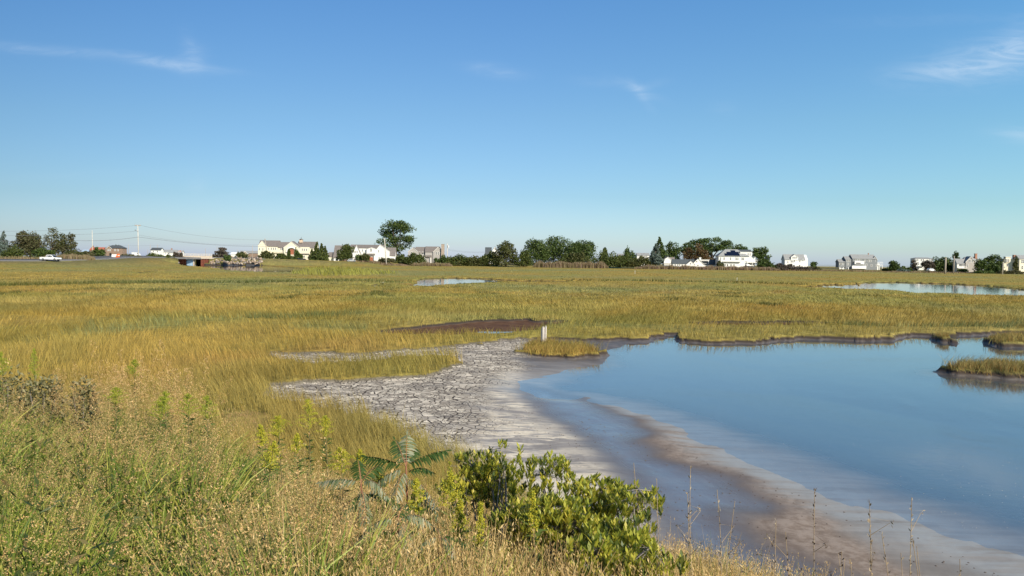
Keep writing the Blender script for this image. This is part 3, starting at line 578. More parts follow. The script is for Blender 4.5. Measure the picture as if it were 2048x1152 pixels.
# --- 7 hip roof house with solar panels
h = House('beach_house', 'white house with black solar panels on its hipped roof and a raised side deck', 1436, 536, 392)
h.wing(2, 62, 0, 24, 4, 30, 38, wall=WHITE, roof=ROOFL, hipx=(18, 42), over=2)
h.wing(46, 70, 15, 33, 8, 26, None, wall=WHITE, roof=ROOFL); h.wing(40, 70, 0, 33, 14, 30, 37, 'x', WHITE, ROOFD); h.wing(50, 76, 0, 24, 6, 22, None, wall=WHITE, roof=None)
for a in (6, 13, 26, 37, 40.5, 49, 52): h.win(a, 19, 2, 4.5, 4)
for a in (62, 66): h.win(a, 28, 1.7, 4.5, 8)
h.box('porch_roof', 9, 45, 0, 4.3, 12, 13.2, ROOFL)
b = MB(); k = h.s
def roofpt(u, f, lift=.5):          # point on the front slope, f from eave to ridge
    v = (2+(17-2)*f); return (u*k, (v-.35)*k, (24+14*f)*k+lift*k)
for (ua, ub, fa, fb) in ((14, 44, .06, .36), (19, 43, .36, .60), (28, 37, .60, .82)):
    b.poly([roofpt(ua, fa), roofpt(ub, fa), roofpt(ub, fb), roofpt(ua, fb), roofpt(ua, fa, .1), roofpt(ub, fa, .1), roofpt(ub, fb, .1), roofpt(ua, fb, .1)], [(0, 1, 2, 3), (0, 4, 5, 1), (1, 5, 6, 2), (2, 6, 7, 3), (3, 7, 4, 0)])
b.build('solar_panel', PANEL, h.root); h.deck(58, 79, 12, 0, 8, 5, 10)
for a in (10, 15, 20, 27, 33): h.win(a, 6, 2.6, 4, 4)
# --- 8 bright white house with wide dormer
h = House('beach_house', 'bright white house with grey roof and broad front dormer standing alone', 1570, 540, 425)
h.wing(0, 40, 0, 21, 2, 22, 31, 'x', WHITE, ROOFL); h.wing(12, 26, 20, 26, 1, 12, 31, 'y', WHITE, ROOFL, over=.5)
for a, b_, v in ((16, 25, 1), (19, 25, 1), (22, 25, 1), (13, 17, 2), (16, 17, 2), (19, 18, 2), (30, 18, 2), (30, 9, 2), (19, 9, 2), (6, 16, 2)): h.win(a, b_, 2, 3, v)
g_ = MB(); k = h.s; g_.prismx([(2*k, -3*k), (22*k, -3*k), (22*k, 20.9*k), (12*k, 30.8*k), (2*k, 20.9*k)], 40*k, 46*k); g_.build('wall', WHITE, h.root)
h.win(36, 20, 1.4, 3, 2)
# --- 9 long grey house
h = House('beach_house', 'long grey shingled house with stepped roofs, white balcony and posts', 1679, 541, 415)
h.wing(0, 14, 6, 17, 4, 20, 22, 'x', GREYW, ROOFL); h.wing(13, 28, 0, 22, 3, 22, 28, 'x', GREYW, ROOFL); h.wing(26, 72, 0, 24, 1, 24, 32, 'x', GREYW, ROOFL); h.wing(66, 76, 0, 22, 2, 22, 29, 'y', GREYW, ROOFL, over=.6)
h.box('balcony', 29, 48, -2.5, 1.1, 13, 19, TRIM); h.box('balcony', 24, 52, -3, 1.2, 4, 10, TRIM); h.box('balcony_opening', 31, 41, -2.55, -2.3, 14, 16, DARKV)
for a, b_, v in ((2.5, 13, 4), (5, 13, 4), (8, 13, 4), (16, 20, 3), (20, 20, 3), (17.5, 13, 3), (33, 21.6, 1), (37, 21.6, 1), (41, 21.6, 1), (51, 20, 1), (58, 20, 1), (62, 20, 1), (54, 12, 1), (64, 11, 1), (68, 11, 2), (71, 20, 2), (72.5, 11, 2)): h.win(a, b_, 2.2, 3.6, v)
for a in (1, 8, 18, 27, 34, 40): h.box('pile', a-.7, a+.7, 1, 2.2, -3, 6.5, TRIM)
h.box('garage_door', 2, 16, 5, 5.6, -1, 5, TRIM); h.box('garage_door', 28, 44, 1-.5, 1, -1, 4, DARKV); h.chimney(63, 29, 35, 1.6, 14, BRICK)
h.deck(76, 88, 12, 4, 12, 6, 6); h.wing(76, 82, 0, 15, 6, 18, None, wall=WHITE, roof=None)
# --- 10..13 right-hand houses
h = House('beach_house', 'flat topped white house half hidden by round dark trees', 1829, 542, 420)
h.wing(1, 38, 0, 25, 2, 20, 27.5, wall=WHITE, roof=ROOFL, hipx=(8, 31), over=1)
for a in (3, 7, 14, 18, 31, 34): h.win(a, 22, 1.7, 4, 2)
for a in (9, 14): h.win(a, 14, 1.8, 3, 2)
h.box('porch_roof', 8, 18, -2, 2.2, 9, 10, ROOFL)
h = House('beach_house', 'grey white house with brick chimney and white front gable behind a round tree', 1915, 545, 395)
h.wing(1, 24, 0, 18, 4, 20, 27, 'x', WHITE, ROOFL); h.wing(14, 56, 0, 20, 8, 28, 32, wall=LGREYW, roof=ROOFL, hipx=(24, 46), over=1.5); h.wing(17, 36, 0, 22, 2, 16, 32, 'y', LGREYW, ROOFL, over=.8); h.wing(36, 58, 0, 18, 4, 12, None, wall=WHITE, roof=None)
for a, b_, v in ((6, 15, 4), (8.5, 15, 4), (11, 15, 4), (14, 15, 4), (24, 23, 2), (27, 23, 2), (30, 23, 2), (21, 14, 2)): h.win(a, b_, 1.9, 4.5, v)
h.chimney(44.5, 26, 38, 4, 16); h.deck(2, 18, 9, 0, 4, 3, 8)
h = House('beach_house', 'cream two storey house with corner windows left of the frame edge', 2009, 547, 375)
h.wing(0, 32, 0, 29, 3, 22, None, wall=CREAMW, roof=ROOFL); h.wing(2, 12, 22, 33, 1, 8, None, wall=CREAMW, roof=TRIM)
for a, b_ in ((4, 26), (8, 26), (7, 17), (22, 24)): h.win(a, b_, 2.4, 5, 1 if b_ == 26 else 3)
h.chimney(26, 28, 37, 5, 12)
h = House('beach_house', 'cream house cut by the right edge of the photo', 2038, 547, 372)
h.wing(0, 40, 0, 29, 0, 20, 36, 'x', CREAMW, ROOFL)
for a, b_ in ((5, 24), (8.5, 24), (6, 12)): h.win(a, b_, 2.2, 6)
# --- left-hand far buildings
h = House('far_house', 'brown shingled far house with dark hipped roof beyond the road', 212, 512, 470)
h.wing(0, 33, 0, 16, 0, 18, 22, wall=BROWNW, roof=ROOFD, hipx=(8, 24), over=1.5); h.wing(1, 13, 0, 15, -2, 6, 20, 'y', BROWNW, ROOFD, over=.6)
for a in (5, 9, 18, 24): h.win(a, 12, 2, 3, -2 if a < 12 else 0)
h.box('garage_door', 8, 12, -2.4, -2, 0, 6, DARKV)
h = House('far_house', 'far house with red roof behind a dark green bush', 180, 512, 480)
h.wing(0, 26, 0, 12, 0, 14, 17, 'x', BROWNW, ROOFR); h.chimney(3, 14, 20, 2, 6)
h = House('far_house', 'tiny far white and blue hut beside the short pale pole', 165, 512, 480)
h.wing(0, 13, 0, 9, 0, 10, 12, 'x', WHITE, simple('pale blue roof', (.35, .45, .55))); h.win(4, 6, 2, 3)
h = House('far_house', 'white far house with dark roof left of the long white building', 302, 512, 500)
h.wing(0, 19, 0, 12, 0, 14, 16, 'x', WHITE, ROOFD); h.win(5, 9, 2, 2.5); h.win(13, 9, 2, 2.5)
h = House('far_building', 'long low white far building above the bridge approach', 320, 513, 505, cat='building')
h.wing(0, 32, 0, 9, 0, 14, 13, 'x', WHITE, ROOFL); h.wing(20, 45, 0, 8, -3, 8, 12, 'x', WHITE, ROOFL); h.wing(36, 44, 0, 8, -2, 8, 12, 'y', LGREYW, ROOFR); h.chimney(20, 10, 16, 2)
for a in (3, 7, 11, 16): h.win(a, 6, 1.6, 2.4)
h = House('far_house', 'far grey roofed house with tan gable beyond the boulder heap', 478, 514, 520)
h.wing(0, 40, 0, 8, 3, 18, 12, 'x', BROWNW, ROOFL); h.wing(6, 18, 0, 7, 0, 12, 12, 'y', TANW, ROOFL)
h = House('far_house', 'low far house with pale roof behind the boulder heap', 462, 512, 540)
h.wing(0, 18, 0, 4, 0, 10, 6.5, 'x', WHITE, TRIM)

# ================================================================== trees and shrubs
BARK = simple('bark', (.13, .10, .075), (.08, .06, .045), 4); PALEBARK = simple('pale dead wood', (.48, .41, .33), (.36, .30, .24), 4)
LEAF = dict(
    dark=leafmat('dark green leaves', [(.032, .058, .016), (.068, .105, .024), (.13, .160, .038)], .25),
    olive=leafmat('olive leaves', [(.050, .062, .018), (.090, .100, .030), (.140, .130, .042)], .3),
    hedge=leafmat('mid green leaves', [(.045, .068, .016), (.090, .115, .028), (.150, .160, .042)], .3),
    brown=leafmat('browning leaves', [(.070, .070, .030), (.130, .110, .052), (.10, .12, .04)], .3),
    rust=leafmat('rust brown leaves', [(.10, .055, .022), (.18, .10, .045), (.10, .10, .03)], .3),
    spruce=leafmat('blue grey needles', [(.070, .100, .085), (.120, .155, .130), (.160, .190, .150)], .1),
    dusk=leafmat('purplish leaves', [(.075, .055, .045), (.12, .09, .07), (.09, .09, .05)], .25))
def leafcloud(P, size, mat, parent, name='crown', nrm=None):
    n = len(P); a = rng.standard_normal((n, 3)); a /= np.linalg.norm(a, axis=1)[:, None]; b = rng.standard_normal((n, 3)); b -= a*(a*b).sum(1)[:, None]; b /= np.linalg.norm(b, axis=1)[:, None]
    s_ = size*rng.uniform(.6, 1.4, (n, 1)); a = a*s_; b = b*s_*.6
    V = np.stack([P-a, P-b*.9+a*.1, P+a, P+b], 1).reshape(-1, 3); Fc = np.arange(4*n).reshape(n, 4)
    return mesh_np(name, V, Fc, mat, parent)
def blobs_pts(B, n, shell=.55, rough=.25):
    """points in the outer shell of ellipsoids B=(x,y,z,rx,ry,rz), with lumps"""
    B = np.array(B, float); wgt = (B[:, 3]*B[:, 5]); c = rng.choice(len(B), n, p=wgt/wgt.sum()); d = rng.standard_normal((n, 3)); d /= np.linalg.norm(d, axis=1)[:, None]
    r = shell+(1-shell)*rng.uniform(0, 1, n)**.6
    lump = 1+rough*(np.sin(d[:, 0]*7+c)*np.cos(d[:, 2]*6+2*c)+rng.standard_normal(n)*.35)
    return B[c, :3]+d*B[c, 3:]*(r*lump)[:, None]
def tree(name, label, cat, px, py, D, wpx, hpx, style='dome', leaf='dark', n=None, group=None, base=.15, bark=BARK, seed=None, size=None):
    """px,py = foot of the trunk; wpx,hpx = crown width and total height in photo pixels"""
    k = D/F; p = at(px, py, D); Wd, Hh = wpx*k, hpx*k; root = thing(name, tuple(p), label, cat, group)
    rs = np.random.default_rng(seed if seed is not None else int(px*7+py)); B = []; T = MB(); n = n or int(500+wpx*hpx*2.6)
    size = size or k*1.45
    if style == 'dome':
        for i in range(14):
            a = rs.uniform(0, 2*math.pi); f = rs.uniform(0, .62)**.7; zz = rs.uniform(.25, .8); e = math.sqrt(max(.05, 1-(zz-.4)**2/.4))
            B.append((math.cos(a)*f*Wd*.72*e, math.sin(a)*f*Wd*.4*e, Hh*zz, Wd*.20, Wd*.2, Hh*.18))
        B.append((0, 0, Hh*.5, Wd*.42, Wd*.3, Hh*.44)); B.append((0, 0, Hh*.22, Wd*.48, Wd*.3, Hh*.24)); B.append((0, 0, Hh*.4, Wd*.3, Wd*.2, Hh*.3))
    elif style == 'spread':
        for i in range(38):
            a = rs.uniform(0, 2*math.pi); f = rs.uniform(.1, 1)**.6; zz = rs.uniform(.10, .95); e = math.sqrt(max(.05, 1-((zz-.55)/.48)**2)) if zz > .55 else (.5+.5*(zz-.1)/.45)
            B.append((math.cos(a)*f*Wd*.42*e, math.sin(a)*f*Wd*.3*e, Hh*zz, Wd*.15, Wd*.13, Hh*.085))
        B += [(a*Wd, rs.uniform(-.1, .1)*Wd, b_*Hh, Wd*.13, Wd*.12, Hh*.08) for a, b_ in ((-.33, .36), (-.18, .30), (.08, .33), (.26, .42), (0, .55), (.32, .55), (-.36, .5), (-.1, .45), (.15, .62), (-.2, .65))]
    elif style == 'umbrella':
        for i in range(60):
            u = rs.uniform(-1, 1); v = rs.uniform(-1, 1); top = (1-.40*abs(u)**2.4); zz = top-rs.uniform(.06, .5)
            B.append((u*Wd*.47, v*Wd*.2, Hh*zz, Wd*.07, Wd*.07, Hh*.10))
    elif style == 'conifer':
        for i in range(34):
            f = i/33; a = rs.uniform(0, 2*math.pi); rr = (1-f)*Wd*.42+.02*Wd
            B.append((math.cos(a)*rr*.75, math.sin(a)*rr*.75, Hh*(.08+.86*f), Wd*.16*(1-f)+.04*Wd, Wd*.16*(1-f)+.04*Wd, Hh*.05))
        B.append((0, 0, Hh*.96, Wd*.04, Wd*.04, Hh*.05)); B.append((0, 0, Hh*.3, Wd*.28, Wd*.28, Hh*.25))
    elif style == 'scraggly':
        for i in range(22):
            a = rs.uniform(0, 2*math.pi); zz = rs.uniform(.12, .95); f = rs.uniform(0, 1)**.6*(1.05-zz*.75)
            B.append((math.cos(a)*f*Wd*.5, math.sin(a)*f*Wd*.4, Hh*zz, Wd*.13, Wd*.12, Hh*.11))
        B.append((0, 0, Hh*.25, Wd*.46, Wd*.3, Hh*.24)); B.append((0, 0, Hh*.5, Wd*.28, Wd*.25, Hh*.25))
    elif style == 'shrub':
        for i in range(12):
            u = rs.uniform(-1, 1); zz = rs.uniform(.2, .78)*(1-.45*u*u); B.append((u*Wd*.46, rs.uniform(-.3, .3)*Wd*.5, Hh*zz, Wd*.15, Wd*.15, Hh*.24))
        B.append((0, 0, Hh*.3, Wd*.52, Wd*.3, Hh*.40))
    P = blobs_pts(B, n, .5, .18 if style == 'dome' else .3); P = P[P[:, 2] > -.2]
    leafcloud(P, size, LEAF[leaf], root)
    tr = max(.12, Wd*.022); top = Hh*(.75 if style != 'conifer' else .95)
    T.tube([(0, 0, -.4), (Wd*.01, 0, Hh*.2), (-Wd*.015, 0, Hh*.45), (0, 0, top)], [tr*1.4, tr, tr*.8, tr*.2], 7)
    for i in range(9 if style in ('spread', 'umbrella', 'scraggly', 'dome') else 3):
        b_ = B[rs.integers(len(B))]; z0 = Hh*rs.uniform(.15, .4); T.tube([(0, 0, z0), (b_[0]*.5, b_[1]*.5, (z0+b_[2])*.52), (b_[0], b_[1], b_[2])], [tr*.6, tr*.4, tr*.12], 5)
    T.build('trunk', bark, root, True); return root
tg = 'trees along the far shore'; sg = 'shrubs along the far shore'
def TR(name, label, px, py, D, wp, hp, style, leaf, **k): return tree(name, label, 'tree', px, py, D, wp, hp, style, leaf, group=tg, **k)
def SH(label, px, py, D, wp, hp, leaf='hedge', style='shrub', **k):
    if 900 < px < 1300: hp *= 1.3; wp *= 1.15
    return tree('shrub', label, 'shrub', px, py, D, wp, hp, style, leaf, group=sg, **k)
TR('pine_tree', 'bluish pine at the far left edge of the photo', 8, 512, 285, 34, 50, 'conifer', 'spruce'); TR('pine_tree', 'dark conifer cut by the left edge behind the bluish pine', -14, 512, 290, 40, 44, 'scraggly', 'dark')
TR('leafy_tree', 'broad browning tree behind the reeds left of the white pickup', 60, 513, 280, 58, 54, 'dome', 'brown'); TR('leafy_tree', 'thin half bare tree directly behind the white pickup', 104, 512, 276, 46, 58, 'scraggly', 'brown', n=1500)
TR('leafy_tree', 'olive tree between the half bare tree and the last tree of the roadside row', 124, 512, 278, 40, 46, 'scraggly', 'olive', n=1900); TR('leafy_tree', 'rightmost tree of the roadside row beside the short pale pole', 142, 512, 276, 36, 44, 'scraggly', 'brown', n=1500)
SH('low dark bush left under the browning roadside tree', 26, 514, 272, 40, 24, 'hedge'); SH('dark bush under the half bare tree behind the pickup', 85, 514, 272, 40, 20, 'dark'); SH('bush at the right foot of the roadside tree row', 150, 515, 272, 34, 16, 'olive')
SH('round dark green bush in front of the red roofed far house', 197, 516, 300, 24, 24, 'dark'); SH('dull brown scrub left of the orange barrel', 175, 514, 285, 30, 12, 'brown'); TR('leafy_tree', 'small dark tree over the roof of the brown far house', 234, 511, 490, 12, 22, 'dome', 'dark')
SH('brownish scrub right of the orange barrel', 258, 520, 300, 46, 13, 'brown'); SH('wide dark green bush left of the bridge', 312, 524, 312, 46, 19, 'hedge'); SH('yellow green bush between wide bush and bridge', 338, 521, 316, 20, 14, 'olive'); SH('grey green bush at the left end of the bridge', 355, 516, 322, 18, 15, 'dusk')
SH('spiky grey green bush on top of the boulder heap', 443, 517, 335, 34, 22, 'dusk', 'scraggly'); SH('dark bush growing between the boulders', 454, 521, 322, 14, 14, 'dark'); SH('bush on the boulders near the dead tree stem', 484, 516, 340, 26, 13, 'olive')
SH('big grey green bush before the left end of the cream house', 530, 525, 380, 34, 27, 'olive'); SH('dark bush under the cream house balcony', 562, 523, 388, 22, 18, 'hedge'); SH('low hedge left of the arched entry', 583, 522, 388, 24, 12, 'hedge')
SH('small ball shaped bush left of the entry stair', 571, 518, 395, 8, 8, 'dark'); SH('tall ivy bush left of the red entry door', 577.5, 518, 396, 6, 26, 'dark'); SH('tall ivy bush right of the red entry door', 592.5, 518, 396, 7, 26, 'dark'); SH('dark round shrub at the right of the entry stair', 598, 519, 394, 14, 16, 'dark')
for i_, (a, b_, c_, d_, e_) in enumerate(((634, 526, 30, 42, 'leftmost spruce of the cluster right of the cream house'), (643, 526, 26, 40, 'spruce in the middle of the cluster right of the cream house'), (650, 526, 24, 34, 'rightmost spruce of the cluster right of the cream house'), (624, 525, 22, 28, 'lowest spruce in front of the cream house right end'))): TR('spruce_tree', e_, a, b_, 385+i_*3, c_, d_, 'conifer', 'hedge')
TR('leafy_tree', 'round green tree in front of the white house garage', 692, 524, 392, 30, 38, 'dome', 'hedge'); SH('dark bush between the round tree and the red door', 722, 524, 392, 26, 18, 'dark'); SH('reddish green bush left of the red front door', 731, 523, 390, 16, 20, 'olive'); SH('low bushes right of the red front door', 772, 524, 396, 34, 9, 'brown')
TR('spreading_tree', 'huge dark spreading tree towering over the white house', 792, 526, 432, 80, 84, 'spread', 'dark', n=9000)
SH('lower bushes at the foot of the huge tree', 806, 527, 405, 30, 20, 'hedge'); SH('broad green bush before the grey shingle house', 829, 528, 400, 44, 26, 'hedge'); SH('dark bush left of the stone chimney', 885, 531, 400, 30, 22, 'dark')
SH('low hedge right of the transformer pole', 915, 531, 402, 46, 18, 'hedge'); SH('middle stretch of low hedge before the open sky', 945, 532, 402, 46, 17, 'olive'); SH('hedge end at the foot of the scraggly tree', 976, 532, 402, 40, 24, 'hedge')
TR('leafy_tree', 'scraggly yellowish tree before the white gable', 1012, 532, 396, 60, 52, 'scraggly', 'olive', n=5200); SH('dark green bush right of the scraggly tree', 1046, 532, 392, 30, 26, 'hedge')
TR('maple_tree', 'leftmost dome of the dark clump of trees', 1072, 529, 412, 60, 55, 'dome', 'dark', n=5500); TR('maple_tree', 'tallest dome of the dark clump of trees', 1106, 529, 420, 62, 61, 'dome', 'dark', n=6000)
TR('maple_tree', 'third dome of the dark clump above the reed bed', 1146, 529, 416, 60, 51, 'dome', 'dark', n=5000); TR('maple_tree', 'rightmost dome of the dark clump above the reed bed', 1174, 529, 424, 50, 52, 'dome', 'dark', n=4500)
SH('pale green bush over the left part of the central reeds', 1136, 530, 400, 40, 20, 'hedge'); SH('pale green bush over the middle of the central reeds', 1158, 530, 398, 44, 21, 'olive'); TR('spruce_tree', 'small twin topped conifer right of the dark clump', 1209, 530, 408, 22, 34, 'scraggly', 'hedge')
SH('green bush directly right of the central reeds', 1213, 533, 394, 52, 25, 'hedge', n=3000); SH('long green bush in the middle of the right hedge', 1240, 533, 394, 50, 21, 'hedge'); SH('taller dark bush on the right hedge', 1256, 530, 398, 26, 28, 'dark'); SH('low bush at the foot of the blue grey spruce', 1280, 533, 392, 40, 18, 'olive')
TR('spruce_tree', 'blue grey spruce left of the small white shed', 1311, 531, 392, 38, 44, 'conifer', 'spruce', n=4500); TR('conifer_tree', 'tall dark conifer behind the blue grey spruce', 1318, 529, 412, 44, 55, 'conifer', 'dark', n=4500); TR('leafy_tree', 'open dark tree behind the small white shed', 1343, 528, 418, 44, 46, 'scraggly', 'dark', n=2600)
TR('spreading_tree', 'very wide dark tree arching over the cottage', 1424, 530, 430, 134, 55, 'umbrella', 'dark', n=9500)
TR('leafy_tree', 'rust brown tree in front of the very wide tree', 1402, 528, 410, 44, 38, 'scraggly', 'rust', n=2600); TR('leafy_tree', 'darker brown tree left of the rust brown one', 1376, 528, 412, 34, 32, 'scraggly', 'rust', n=1500); SH('small bush at the left corner of the solar panel house', 1440, 535, 386, 14, 15, 'olive')
TR('pine_tree', 'wind shaped dark pine right of the solar panel house', 1522, 536, 395, 42, 42, 'spread', 'dark', n=3600); SH('dark bush below the wind shaped pine', 1532, 537, 390, 34, 18, 'dark')
SH('purplish thicket left of the bright white house', 1570, 541, 392, 40, 16, 'dusk'); SH('purplish thicket before the bright white house', 1600, 542, 392, 50, 13, 'dusk'); SH('thin end of the purplish thicket', 1628, 542, 395, 30, 9, 'brown'); TR('pine_tree', 'tiny leaning pine right of the bright white house', 1627, 540, 410, 13, 18, 'dome', 'dark')
TR('pine_tree', 'lone round pine right of the long grey house', 1789, 543, 400, 26, 23, 'dome', 'dark'); SH('dark low bush right of the lone round pine', 1808, 543, 402, 26, 11, 'dark'); SH('grey green mound in front of the dark low bush', 1806, 543, 396, 24, 6, 'spruce'); SH('dark hummock left of the lone round pine', 1772, 542, 404, 18, 5, 'dark')
TR('leafy_tree', 'small dusky tree before the flat topped white house', 1828, 542, 402, 20, 22, 'scraggly', 'dusk', n=700); TR('leafy_tree', 'brownish round tree at the right of the flat topped house', 1858, 543, 398, 24, 24, 'dome', 'dusk')
TR('maple_tree', 'big round dark tree left of the thick weathered pole', 1879, 544, 404, 26, 32, 'dome', 'dark', n=2200); TR('maple_tree', 'dark tree between the two weathered poles', 1898, 544, 404, 22, 31, 'dome', 'dark', n=1800); TR('conifer_tree', 'taller conifer behind the thinner weathered pole', 1911, 545, 406, 20, 41, 'scraggly', 'dark', n=1800); SH('olive bush behind the thinner weathered pole', 1912, 545, 400, 14, 20, 'olive')
TR('leafy_tree', 'round tree in front of the grey white house', 1959, 546, 372, 28, 32, 'dome', 'dark', n=1800); TR('pine_tree', 'tallest dark pine right of the brick chimney house', 1984, 547, 378, 40, 41, 'spread', 'dark', n=3000); SH('dark lower mass below the tallest right pine', 1990, 547, 374, 36, 20, 'dark'); SH('dark hedge between the right pine and white post', 1968, 547, 370, 34, 8, 'dark')
TR('leafy_tree', 'narrow dark tree between the two cream houses', 2031, 548, 366, 14, 34, 'scraggly', 'olive', n=900); SH('low bushes before the cream house at the right edge', 2022, 549, 366, 44, 10, 'brown'); SH('dark bush at the foot of the right end of grey house', 1925, 544, 380, 18, 8, 'dark')
TR('leafy_tree', 'dark little tree behind the roof of the scraggly tree gap', 965, 531, 430, 16, 17, 'scraggly', 'dusk', n=400)

# ------------------------------------------------------------------ reed beds
RE = leafmat('reed stalks', [(.16, .14, .055), (.26, .20, .10), (.33, .24, .14)], .3); RE2 = leafmat('reed plumes', [(.22, .14, .10), (.34, .23, .17)], .3)
def reeds(px0, px1, D, hpx, n, name='reed_bed', label=None, depth=8, pl=.5, prof=None, base=None):
    px = rng.uniform(px0, px1, n); dd = D+rng.uniform(0, depth, n); x = (px-1024)/F*dd; y = dd
    z = np.full(n, 0.0); z, _ = fields(x, y)
    f = (px-px0)/(px1-px0); hh = hpx*D/F*(.7+.4*rng.random(n))*np.clip(np.minimum(f, 1-f)*8+.35, 0, 1)*(.8+.4*vn(px/9, px*0+3, 3))
    mi = (rng.random(n) < pl*.5).astype(int)
    o = blades(np.stack([x, y, z-.1], 1), hh, rng.uniform(.10, .28, n), .12, mi, name, [RE, RE2], 2); tag(o, label, 'reeds', kind='stuff')
reeds(1066, 1216, 384, 13, 5200, label='tall tan reed bed in front of the dark clump of trees')
reeds(1268, 1560, 378, 9, 7000, label='long pinkish tan reed bed before the cottage and solar panel house', pl=.8)
reeds(820, 905, 386, 8, 1800, label='tan reeds below the grey shingle house'); reeds(640, 820, 388, 4.5, 2500, label='short reddish scrub grass before the white house', pl=.9)
reeds(-60, 190, 258, 10, 6500, label='grey green reeds on the far side of the road at left', pl=.2, depth=8); reeds(1560, 1760, 388, 4, 2000, label='thin tan grass edge before the grey house'); reeds(1760, 2060, 372, 3.5, 3200, label='thin tan grass edge before the right hand houses')
reeds(500, 640, 386, 3, 1500, label='sparse brown grass along the shore below the cream house', pl=.9)

# ================================================================== road, bridge, rocks
pts = ROAD; Vr = []; 
def dens(P, st=4.0):
    o = []
    for i in range(len(P)-1):
        a, b_ = P[i], P[i+1]; m = max(1, int(np.linalg.norm(b_-a)/st)); o += [a+(b_-a)*j/m for j in range(m)]
    o = np.array(o+[P[-1]])
    for _ in range(6): o[1:-1] = (o[:-2]+o[1:-1]*2+o[2:])/4
    return o
rp = dens(ROAD[:10].astype(float)); tn = np.gradient(rp[:, :2], axis=0); tn /= np.linalg.norm(tn, axis=1)[:, None]; nn = np.stack([-tn[:, 1], tn[:, 0]], 1)
for off in (-4.6, -4.5, 4.5, 4.6):
    zz = rp[:, 2]+off*.055+(.06 if abs(off) < 4.55 else -.6); Vr.append(np.stack([rp[:, 0]+nn[:, 0]*off, rp[:, 1]+nn[:, 1]*off, zz], 1))
m = len(rp); Vr = np.concatenate(Vr); Fr = np.array([[k*m+i, k*m+i+1, (k+1)*m+i+1, (k+1)*m+i] for k in range(3) for i in range(m-1)])
road = mesh_np('road', Vr, Fr, simple('asphalt', (.14, .135, .13), (.11, .105, .10), 1.0, .9)); tag(road, kind='structure')
for off in (-4.1, 4.1):
    Vl = np.concatenate([np.stack([rp[:, 0]+nn[:, 0]*o_, rp[:, 1]+nn[:, 1]*o_, rp[:, 2]+o_*.055+.075], 1) for o_ in (off-.08, off+.08)])
    l = mesh_np('road_line', Vl, np.array([[i, i+1, m+i+1, m+i] for i in range(m-1)]), TRIM); tag(l, kind='structure')
RUSTM = simple('rusty sheet pile', (.22, .065, .035), (.13, .045, .03), 3, stretch=(3, 3, .6)); CONC = simple('weathered concrete', (.58, .49, .39), (.44, .37, .29), 2); BLUEP = simple('blue grey painted gate', (.30, .42, .55), (.22, .33, .45), 2)
g0 = at(358, 529, 326); k = 326/F; br = thing('road_bridge', (g0[0], g0[1], 0), 'short concrete road bridge with rusty red abutments over the creek', 'bridge')
zt = lambda py, px=390: CAMZ-(py-YH(px))*k
b = MB(); b.box(0, 68*k, 0, 12, zt(517.5), zt(515)); b.build('deck', CONC, br)
b = MB(); b.box(2*k, 66*k, .05, .3, zt(515)+.002, zt(511.5)); b.box(2*k, 66*k, 11.7, 11.95, zt(515)+.002, zt(511)); b.build('parapet', CONC, br)
b = MB(); b.box(2*k, 66*k, .08, .2, zt(508.2), zt(507.4)); b.box(2*k, 66*k, .08, .2, zt(510), zt(509.4))
for i in range(13): b.box((2+i*5.3)*k-.06, (2+i*5.3)*k+.06, .1, .18, zt(511.5)+.002, zt(507.6))
b.build('railing', PALEWOOD, br)
for (a, c_) in ((0, 15), (43, 63)):
    b = MB(); n_ = int((c_-a)*k/.55)
    for i in range(n_):
        x0 = a*k+i*.55; b.box(x0, x0+.5, .3+(i % 2)*.22, 10, -1.4, zt(517.5)-.01)
    b.build('abutment', RUSTM, br)
b = MB(); b.box(15*k, 29*k, .1, .9, -1.3, zt(521)); b.build('tide_gate', BLUEP, br)
b = MB(); b.box(15*k, 29*k, -.1, .6, zt(520.5), zt(518)); b.build('gate_frame', BLUEP, br); b = MB(); b.box(28.5*k, 30*k, -.15, .7, -1.3, zt(517.6)); b.build('pier', CONC, br)
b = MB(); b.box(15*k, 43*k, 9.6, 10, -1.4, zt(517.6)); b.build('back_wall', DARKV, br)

ROCKM = [simple('tan boulder', (.36, .26, .18), (.22, .16, .11), 1.2, bstr=.6), simple('grey boulder', (.24, .20, .17), (.15, .125, .105), 1.2, bstr=.6), simple('pale boulder', (.50, .40, .30), (.32, .25, .19), 1.2, bstr=.6)]
def rockmesh(i):
    import bmesh
    bm = bmesh.new(); bmesh.ops.create_icosphere(bm, subdivisions=2, radius=1); rs = random.Random(i); pl = [(Vector((rs.gauss(0, 1), rs.gauss(0, 1), rs.gauss(0, 1))).normalized(), rs.uniform(.55, .85)) for _ in range(9)]
    for v in bm.verts:
        for nrm, dd in pl:
            e = v.co.dot(nrm)-dd
            if e > 0: v.co -= nrm*e
        v.co *= rs.uniform(.96, 1.04)
    me = bpy.data.meshes.new('boulder'); bm.to_mesh(me); bm.free(); return me
RM = []
for i in range(9): me = rockmesh(i); me.materials.append(ROCKM[i % 3]); RM.append(me)
def rock(px, py, D, wpx, label, group, flat=.75):
    p = at(px, py, D); o = bpy.data.objects.new('boulder', RM[rng.integers(9)]); COL.objects.link(o); r = wpx*D/F/2
    o.location = (p[0], p[1], p[2]); o.scale = (r*rng.uniform(.85, 1.15), r, r*flat*rng.uniform(.8, 1.2)); o.rotation_euler = (rng.uniform(-.4, .4), rng.uniform(-.4, .4), rng.uniform(0, 6)); tag(o, label, 'boulder', group)
def topR(px): return np.interp(px, [422, 432, 445, 470, 490, 505, 522, 527], [512, 510, 512, 511, 513, 513, 517, 524])
